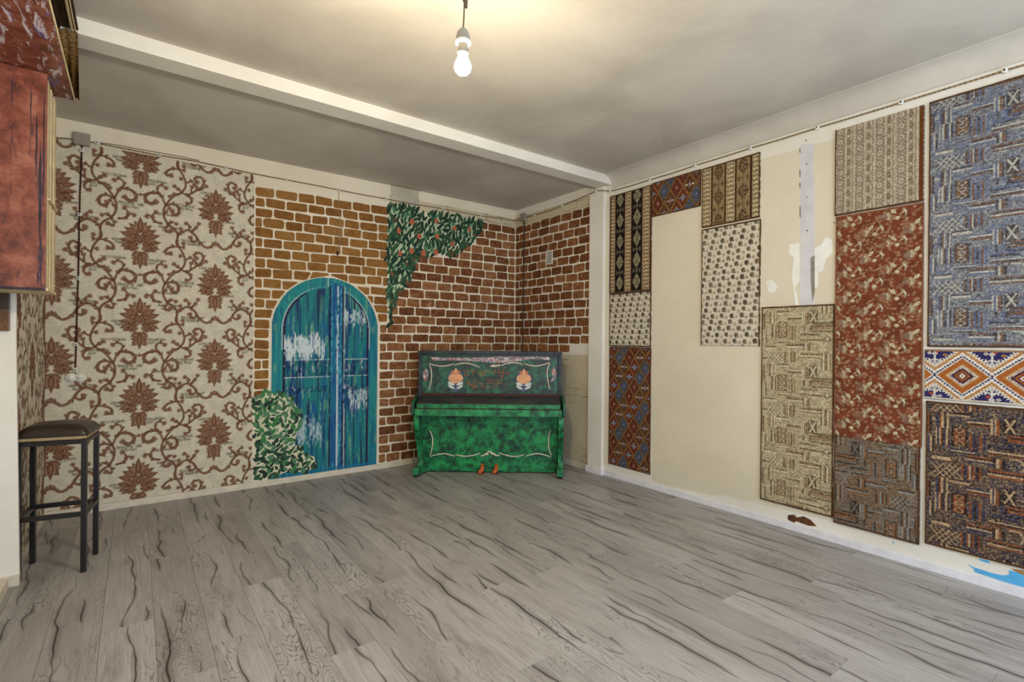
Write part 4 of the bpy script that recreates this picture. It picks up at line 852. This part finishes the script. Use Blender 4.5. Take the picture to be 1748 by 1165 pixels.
def grow(k): return [(cx+(p[0]-cx)*k+off.x, cy+(p[1]-cy)*k+off.y) for p in cyc]
prism('seat_board', grow(1.08), .018, M_PLY, stool, Matrix.Translation((0, 0, .738)), .002)
bm = bmesh.new(); Q = [Vector((*p, 0)) for p in grow(1.13)]; N = 12; vs = []
for i in range(N+1):
    row = []
    for j in range(N+1):
        u, v_ = i/N, j/N; P = (Q[3]*(1-u)+Q[0]*u)*(1-v_)+(Q[2]*(1-u)+Q[1]*u)*v_; e = min(u, 1-u, v_, 1-v_)
        row.append(bm.verts.new((P.x, P.y, .765+.045*min(1, (e*6))**.45+.014*math.sin(math.pi*u)*math.sin(math.pi*v_))))
    vs.append(row)
for i in range(N):
    for j in range(N): bm.faces.new((vs[i][j], vs[i+1][j], vs[i+1][j+1], vs[i][j+1]))
rim = [vs[i][0] for i in range(N)]+[vs[N][j] for j in range(N)]+[vs[N-i][N] for i in range(N)]+[vs[0][N-j] for j in range(N)]
lo = [bm.verts.new((v.co.x*.985, v.co.y*.985, .755)) for v in rim]; n = len(rim)
for i in range(n): bm.faces.new((rim[i], lo[i], lo[(i+1) % n], rim[(i+1) % n]))
bm.faces.new(lo); bmobj('seat_cushion', bm, M_SEAT, stool, True)
# ---------------------------------------------------------------- bare bulb lamp
LP = CP+ray(790, 113)*1.85
lamp = empty('pendant_lamp', (LP.x, LP.y, ZC)); tag(lamp, 'bare glowing light bulb hanging on a brown cord from the ceiling', 'lamp')
dz = LP.z-ZC; M_CORD = plain('brown_cord', (92, 78, 60), .8, .2, .15, 60); M_SOCK = plain('grey_plastic_socket', (150, 146, 136), .5, .3, .04, 20); M_IVORY = plain('ivory_ring', (228, 224, 208), .4, .4, .03, 20)
tube('cord', crom([(0, 0, 0), (.012, .006, -.06), (.004, .0, dz+.36), (.004, 0, dz+.22), (0, 0, dz+.135)], 8), .0028, M_CORD, lamp, 8)
zb = on(1, LP.y, 795, 8).z-ZC
for k in range(3): tube('cord_loop', crom([(.004, 0, zb+.075), (.016-.006*k, .004*k, zb+.03), (.012, -.003*k, zb-.012), (.000, .002*k, zb+.02), (-.006, 0, zb+.07), (.004, 0, zb+.09)], 6), .0026, M_CORD, lamp, 6)
lathe('socket_cap', [(.004, .138), (.014, .134), (.022, .122), (.0255, .106), (.0265, .092), (.0265, .088)], M_SOCK, lamp, 24, Matrix.Translation((0, 0, dz)))
lathe('socket_ring', [(.018, .092), (.0285, .092), (.0285, .084), (.018, .080)], M_IVORY, lamp, 24, Matrix.Translation((0, 0, dz)))
lathe('socket_sleeve', [(.0185, .084), (.0185, .05), (.0195, .049), (.0195, .045), (.017, .044)], M_SOCK, lamp, 24, Matrix.Translation((0, 0, dz)))
em = bpy.data.materials.new('glowing_bulb_glass'); em.use_nodes = True; nt = em.node_tree; nt.nodes.remove(nt.nodes['Principled BSDF']); e_ = nt.nodes.new('ShaderNodeEmission'); e_.inputs[0].default_value = (*BULB_COL, 1); e_.inputs[1].default_value = BULB_STRENGTH; nt.links.new(e_.outputs[0], nt.nodes['Material Output'].inputs[0])
lathe('bulb', [(.014, .048), (.015, .036), (.022, .022), (.029, .008), (.0305, -.004), (.028, -.016), (.019, -.027), (.008, -.031), (.0001, -.032)], em, lamp, 20, Matrix.Translation((0, 0, dz)))
# ---------------------------------------------------------------- painted cupboard and the canopy above it
def streaky(name, ramp_, whites, dark_amt, st):
    n = NT(name, .4, .4); v = n.coord(); f = n.noise(n.coord(scale=(1, 1, 1)), 11, 10, .7, .3); c = n.ramp(f, ramp_)
    d = n.step(n.noise(n.coord(scale=st), 4.2, 5, .6, 1.2), .60, .70); c = n.mix(n.math('MULTIPLY', d, dark_amt), c, (44, 34, 50))
    if whites:
        b = n.step(n.noise(n.coord(scale=st), 2.4, 4, .6, .5), .58, .66); c = n.mix(n.math('MULTIPLY', b, .85), c, (92, 84, 150))
        w = n.step(n.noise(n.coord(scale=(st[0]*1.4, st[1]*.8, st[2])), 3.0, 5, .7, .6), .54, .60); c = n.mix(n.math('MULTIPLY', w, .9), c, (214, 204, 214))
    return n.out(c, f, .2, .006)
COP = [(.34, (86, 44, 32)), (.5, (130, 70, 52)), (.66, (162, 104, 82))]
M_COP = streaky('copper_red_paint', COP, False, .75, (9, 9, 1.6)); M_COPW = streaky('copper_paint_with_white_dabs', COP, True, .6, (7, 2.6, 3)); M_IVP = plain('ivory_board', (206, 190, 150), .6, .3, .08, 15); M_BRN = plain('brown_groove', (104, 70, 38), .6, .3, .1, 15)
bx = empty('wall_cupboard', (-.45, 3.47, 1.52)); tag(bx, 'copper red painted wall cupboard with dark brush strokes and ivory side', 'cupboard')
def bxb(nm, x0, x1, y0, y1, z0, z1, m, b=.002, par=None): return box(nm, x0+.45, x1+.45, y0-3.47, y1-3.47, z0-1.52, z1-1.52, m, par or bx, b)
bxb('body', XL, -.352, 3.325, YP, 1.535, 2.56, M_IVP); dr = bxb('front_panel', XL, -.348, 3.303, 3.325, 1.52, 2.572, M_COP); 
M_DKP = mottled('dark_violet_brush', [(.4, (34, 28, 36)), (.6, (62, 50, 64)), (.7, (110, 64, 52))], 14, (1, 1, .3), .5)
rq = random.Random(8)
for (xc_, za, zb_, w_) in ((-.366, 1.56, 1.80, .010), (-.370, 1.74, 2.28, .008), (-.384, 2.05, 2.40, .005), (-.358, 1.90, 2.54, .005), (-.376, 1.55, 1.62, .006), (-.405, 2.30, 2.52, .003), (-.47, 2.38, 2.53, .003)):
    n_ = 12; Lp = [(xc_-w_*rq.uniform(.3, 1.1)*math.sin(math.pi*(i+.4)/n_), za+(zb_-za)*i/n_) for i in range(n_)]; Rp = [(xc_+w_*rq.uniform(.3, 1.1)*math.sin(math.pi*(i+.4)/n_), za+(zb_-za)*i/n_) for i in range(n_)]
    prism('brush_stroke', Rp+Lp[::-1], .0008, M_DKP, dr, Matrix(((1, 0, 0, .45), (0, 0, -1, 3.3029-3.47), (0, 1, 0, -1.52), (0, 0, 0, 1))))
bxb('painted_edge', XL, -.352, 3.3015, 3.303, 1.520, 1.532, M_DKP, 0, dr)
bxb('edge_strip', -.356, -.347, 3.326, 3.40, 1.54, 2.55, M_IVP, .002); bxb('edge_strip', -.356, -.349, 3.405, 3.43, 1.54, 2.55, M_BRN, .001); bxb('edge_strip', -.356, -.346, 3.435, 3.50, 1.54, 2.55, M_IVP, .003); bxb('edge_strip', -.356, -.349, 3.505, 3.54, 1.54, 2.55, M_BRN, .001); bxb('edge_strip', -.356, -.345, 3.545, 3.622, 1.54, 2.55, M_IVP, .003)
bxb('bottom_board', XL, -.340, 3.31, YP-.002, 1.520, 1.536, M_IVP)
bxb('small_shelf', -.36, -.335, 3.33, 3.61, 1.965, 1.975, M_IVP)
cn = empty('bar_canopy', (-.42, 2.9, 2.575)); tag(cn, 'red painted soffit canopy with corrugated brown sheet above the cupboard', 'canopy')
def cnb(nm, x0, x1, y0, y1, z0, z1, m, b=.002): return box(nm, x0+.42, x1+.42, y0-2.9, y1-2.9, z0-2.575, z1-2.575, m, cn, b)
cnb('soffit_board', XL, -.272, 1.6, 3.60, 2.575, 2.590, M_COPW); cnb('edge_band', -.272, -.268, 1.6, 3.60, 2.574, 2.592, M_IVP, .001)
M_COR = mottled('brown_gold_corrugated', [(.35, (58, 38, 18)), (.52, (104, 76, 34)), (.68, (150, 116, 58))], 90, (1, 1, 1), .55, 6, 0, .4)
nx_ = 64; v = []; f = []
for i in range(nx_+1):
    x = XL+(-.236-XL)*i/nx_; w = .007*math.sin(x*2*math.pi/.032); xe = x-.014*(i/nx_)
    v += [(xe+.42, 3.598-2.9, 2.585-2.575+w), (x+.42, 3.285-2.9, 2.80-2.575+w), (xe+.42, 3.598-2.9, 2.589-2.575+w), (x+.42, 3.285-2.9, 2.804-2.575+w)]
for i in range(nx_):
    a = i*4; f += [(a, a+1, a+5, a+4), (a+2, a+6, a+7, a+3), (a, a+4, a+6, a+2), (a+1, a+3, a+7, a+5)]
f += [(0, 2, 3, 1), (nx_*4, nx_*4+1, nx_*4+3, nx_*4+2)]
pyd('corrugated_sheet', v, f, M_COR, cn, True)
M_DKW = mottled('dark_brown_board', [(.35, (36, 24, 14)), (.6, (70, 50, 28))], 12, (6, 1, 1), .6)
cnb('top_board', XL, -.234, 1.6, 3.284, 2.812, 2.826, M_DKW); cnb('top_batten', -.262, -.252, 1.6, 3.28, 2.800, 2.812, M_IVP); cnb('top_batten', -.248, -.243, 1.6, 3.28, 2.803, 2.812, M_IVP); cnb('top_batten', -.34, -.30, 1.6, 3.28, 2.80, 2.812, M_DKW)
# ---------------------------------------------------------------- electrics
M_ROPE = plain('brown_twisted_flex', (134, 112, 82), .85, .15, .25, 90); M_ROPED = plain('dark_twisted_flex', (70, 38, 26), .85, .15, .2, 90); M_PORC = plain('white_porcelain', (232, 228, 216), .25, .5, .03, 30); M_BLK = plain('black_hole', (20, 18, 18), .7); M_JB = plain('taupe_plastic', (150, 140, 126), .6, .3, .04, 15)
def twisted(name, pts, label, mat=M_ROPE, r=.0032, pitch=.045):
    pts = [Vector(p) for p in pts]; D = [0]
    for a, b in zip(pts, pts[1:]): D.append(D[-1]+(b-a).length)
    n = max(8, int(D[-1]/pitch*7)); path = []; k = 0
    for i in range(n+1):
        s = D[-1]*i/n
        while k < len(D)-2 and D[k+1] < s: k += 1
        path.append(pts[k].lerp(pts[k+1], (s-D[k])/max(1e-6, D[k+1]-D[k])))
    e = empty(name, pts[0]); tag(e, label, 'cable')
    for ph in (0, math.pi):
        q = []
        for i, p in enumerate(path):
            t = (path[min(i+1, n)]-path[max(i-1, 0)]).normalized(); a = t.orthogonal().normalized(); b = t.cross(a); an = ph+2*math.pi*D[-1]*i/n/pitch
            q.append(p-pts[0]+a*r*.8*math.cos(an)+b*r*.8*math.sin(an))
        tube('strand', q, r, mat, e, 5)
    return e
def P_b(px, py, d=.012): x, z = bw(px, py); return Vector((x, YB-d, z))
def P_r(px, py, d=.012): y, z = rw(px, py); return Vector((XR-d, y, z))
BK = [(96,236),(131,239),(150,243),(166,245.5),(215,255),(271,266),(328,275),(385.3,287),(436,298),(487.7,307.6),(533,316),(577.8,325),(618,333),(657.6,340),(705,349),(755,357),(790,363.5),(819.5,369),(850,373),(877,377.5)]
twisted('twisted_cable', [P_b(*q) for q in BK], 'brown twisted cable along the top of the mural wall')
AK = [(880.5,377.5),(914,367.6),(938,361),(961,351.5),(986,341),(1008,332)]
twisted('twisted_cable', [P_r(*q) for q in AK], 'short brown twisted cable above the bricks right of the corner')
PK = [Vector((3.616, 3.555, 2.768)), Vector((3.614, 3.45, 2.778)), Vector((3.616, 3.378, 2.765))]
RK = [(1043,327.2),(1076,318.5),(1110.6,307.5),(1150,296),(1188.6,283),(1235,269),(1282.5,253.7),(1340,237),(1397,219),(1468,198),(1540,176),(1628,149),(1716,122),(1800,97)]
twisted('twisted_cable', PK+[P_r(*q) for q in RK], 'long brown twisted cable above the carpets from pillar to right edge')
VK = [(140,250),(139.5,275),(137,330),(136,367),(135,420),(134,475.5),(132,530),(130.4,588),(129,631)]
twisted('twisted_cable', [P_b(*q) for q in VK], 'dark red twisted cable dropping over the damask wallpaper to the switches', M_ROPED)
tc = tube('twisted_cable', [P_r(895.5, 376, .008), P_r(895, 430, .008), P_r(894.3, 500, .008), P_r(893, 570, .008), P_r(892, 700, .008)], .0065, plain('dark_conduit', (58, 46, 38), .6), None, 8); tag(tc, 'straight dark cable running down the brick corner behind the piano', 'cable')
# thin secondary flex along the wallpaper and the loose wire above the door
t2 = tube('thin_wire', [P_b(172, 244, .004), P_b(200, 248, .004), P_b(240, 255.5, .004), P_b(285, 263.5, .004), P_b(300, 266, .004), P_b(340, 274.5, .004)], .0025, M_CORD, None, 6); tag(t2, 'thin slack wire just above the cable over the damask wallpaper', 'wire')
lw = tube('loose_wire', crom([P_b(577.8, 326, .008), P_b(578, 345, .008), P_b(577, 362, .008), P_b(580.5, 376, .01), P_b(577, 392, .012), P_b(579, 410, .012), P_b(576, 428, .014)], 5), .0028, plain('pale_wire', (176, 158, 130), .7), None, 6); tag(lw, 'loose pale wire hanging from the cable above the turquoise door', 'wire')
x, z = bw(575.5, 433); o = lathe('wire_end', [(.004, -.02), (.008, -.012), (.008, .012), (.003, .02)], M_BLK, lw, 8, Matrix.Translation((x, YB-.014, z)))
def insulator(M, label, r=.014):
    e = empty('porcelain_insulator'); e.matrix_world = M; tag(e, label, 'insulator', 'porcelain insulators carrying the twisted cables')
    lathe('body', [(r*.8, 0), (r, .003), (r*.72, .009), (r*.72, .013), (r, .019), (r*.85, .024), (r*.4, .0245)], M_PORC, e, 14); lathe('screw', [(r*.38, .0243), (r*.38, .026), (.0001, .026)], M_BLK, e, 8)
for (q, lb) in (((166,245.5), 'white porcelain insulator just right of the left junction box'), ((271,266), 'white porcelain insulator above the middle of the damask wallpaper'), ((385.3,287), 'white porcelain insulator near the right end of the damask wallpaper'), ((487.7,307.6), 'white porcelain insulator above the first bricks left of the door'), ((577.8,325), 'white porcelain insulator where the loose wire hangs above the door'), ((657.6,340), 'white porcelain insulator just left of the painted creeper'), ((755,357), 'white porcelain insulator above the middle of the creeper'), ((819.5,369), 'white porcelain insulator above the right tip of the creeper'),
   ((140,258), 'white porcelain insulator directly under the left junction box'), ((136,367), 'white porcelain insulator second down the dark red cable'), ((134,475.5), 'white porcelain insulator third down the dark red cable'), ((130.4,588), 'white porcelain insulator fourth down the dark red cable'), ((129,631), 'white porcelain insulator between and above the two round switches')):
    x, z = bw(*q); insulator(MB(x, z, .001), lb)
for (q, lb) in (((914,367.6), 'white porcelain insulator just right of the corner junction box'), ((961,351.5), 'white porcelain insulator above the vent grille wall bricks'), ((1006,332.5), 'white porcelain insulator at the left edge of the pillar'), ((1043,327.2), 'white porcelain insulator above the left corner of the black kilim carpet'), ((1110.6,307.5), 'white porcelain insulator between the first kilim and the short diamond carpet'), ((1188.6,283), 'white porcelain insulator above the right end of the short diamond carpet'), ((1282.5,253.7), 'white porcelain insulator above the square brown kilim carpet'), ((1397,219), 'white porcelain insulator right of the grey filler strip'), ((1540,176), 'white porcelain insulator above the pale lace carpet'), ((1716,122), 'white porcelain insulator above the blue patchwork carpet')):
    y, z = rw(*q); insulator(MR(y, z, .001), lb)
insulator(MR(3.46, 2.778, .034), 'white porcelain insulator on the front of the pillar')
def jbox(M, w, h, label):
    e = empty('junction_box'); e.matrix_world = M; tag(e, label, 'junction box'); box('box_base', -w/2, w/2, -h/2, h/2, 0, .03, M_JB, e, .004); box('box_lid', -w/2-.003, w/2+.003, -h/2-.003, h/2+.003, .03, .042, M_JB, e, .004)
x, z = bw(140.5, 240); jbox(MB(x, z, .001), .088, .082, 'taupe square junction box at the top of the damask wallpaper')
y, z = rw(896, 372); jbox(MR(y, z, .001), .085, .085, 'small taupe junction box in the brick corner above the piano')
for px_, lb in ((121.5, 'round ivory switch on the wallpaper, the left one of the pair'), (137, 'round ivory switch on the wallpaper, the right one of the pair')):
    x, z = bw(px_, 645); e = empty('round_switch'); e.matrix_world = MB(x, z, .001); tag(e, lb, 'switch', 'pair of round ivory switches')
    lathe('base', [(.030, 0), (.033, .004), (.033, .012), (.029, .018), (.020, .020)], M_IVORY, e, 24); lathe('cover', [(.021, .019), (.019, .027), (.008, .030), (.0001, .030)], M_PORC, e, 20)
    if px_ > 130: [lathe('socket_hole', [(.003, .0295), (.003, .0308), (.0001, .0308)], M_BLK, e, 8, Matrix.Translation((s*.009, 0, 0))) for s in (-1, 0, 1)]
    else: box('toggle', -.004, .004, -.010, .010, .028, .040, M_PORC, e, .002)
M_OUT = plain('brown_plastic', (104, 70, 36), .35, .5, .1, 15); M_OUTD = plain('dark_brown_plastic', (64, 42, 26), .35, .5, .1, 15)
for z, m, lb in ((1.487, M_OUTD, 'dark brown double wall socket directly under the cupboard'), (1.378, M_OUT, 'lighter brown double wall socket below the dark one')):
    e = empty('wall_socket'); e.matrix_world = Matrix(((1,0,0,-.553),(0,0,-1,YP-.001),(0,1,0,z),(0,0,0,1))); tag(e, lb, 'socket', 'brown wall sockets under the cupboard')
    box('frame', -.037, .037, -.053, .053, 0, .016, m, e, .004)
    for s in (-1, 1):
        lathe('socket', [(.0245, .015), (.0245, .019), (.021, .019), (.020, .010), (.0001, .010)], m, e, 22, Matrix.Translation((0, s*.025, 0)))
        for q in (-1, 1): lathe('socket_hole', [(.0028, .0095), (.0028, .0106), (.0001, .0106)], M_BLK, e, 8, Matrix.Translation((q*.0095, s*.025, 0)))
# vent grille
y, z = rw(938, 440); e = empty('vent_grille'); e.matrix_world = MR(y, z, .001); tag(e, 'small white lattice vent grille on the brick wall', 'vent')
box('backing', -.05, .05, -.07, .07, 0, .002, M_BLK, e)
for q in ((-.056, -.044, -.076, .076), (.044, .056, -.076, .076), (-.044, .044, -.076, -.066), (-.044, .044, .066, .076)): box('frame', q[0], q[1], q[2], q[3], .0, .008, M_PORC, e, .001)
for s in (-1, 1):
    for k in range(-5, 6):
        cx_ = k*.036; pts = []
        for t in np.linspace(-.2, .2, 401):
            x_, y_ = cx_+s*t*.707, t*.707
            if abs(x_) < .046 and abs(y_) < .068: pts.append((x_, y_))
        if len(pts) > 12: a, b = pts[0], pts[-1]; d = Vector((b[0]-a[0], b[1]-a[1], 0)); L = d.length; prism('lattice_bar', [(0, -.0045), (L, -.0045), (L, .0045), (0, .0045)], .004, M_PORC, e, Matrix.Translation((a[0], a[1], .002)) @ Matrix.Rotation(math.atan2(d.y, d.x), 4, 'Z'))
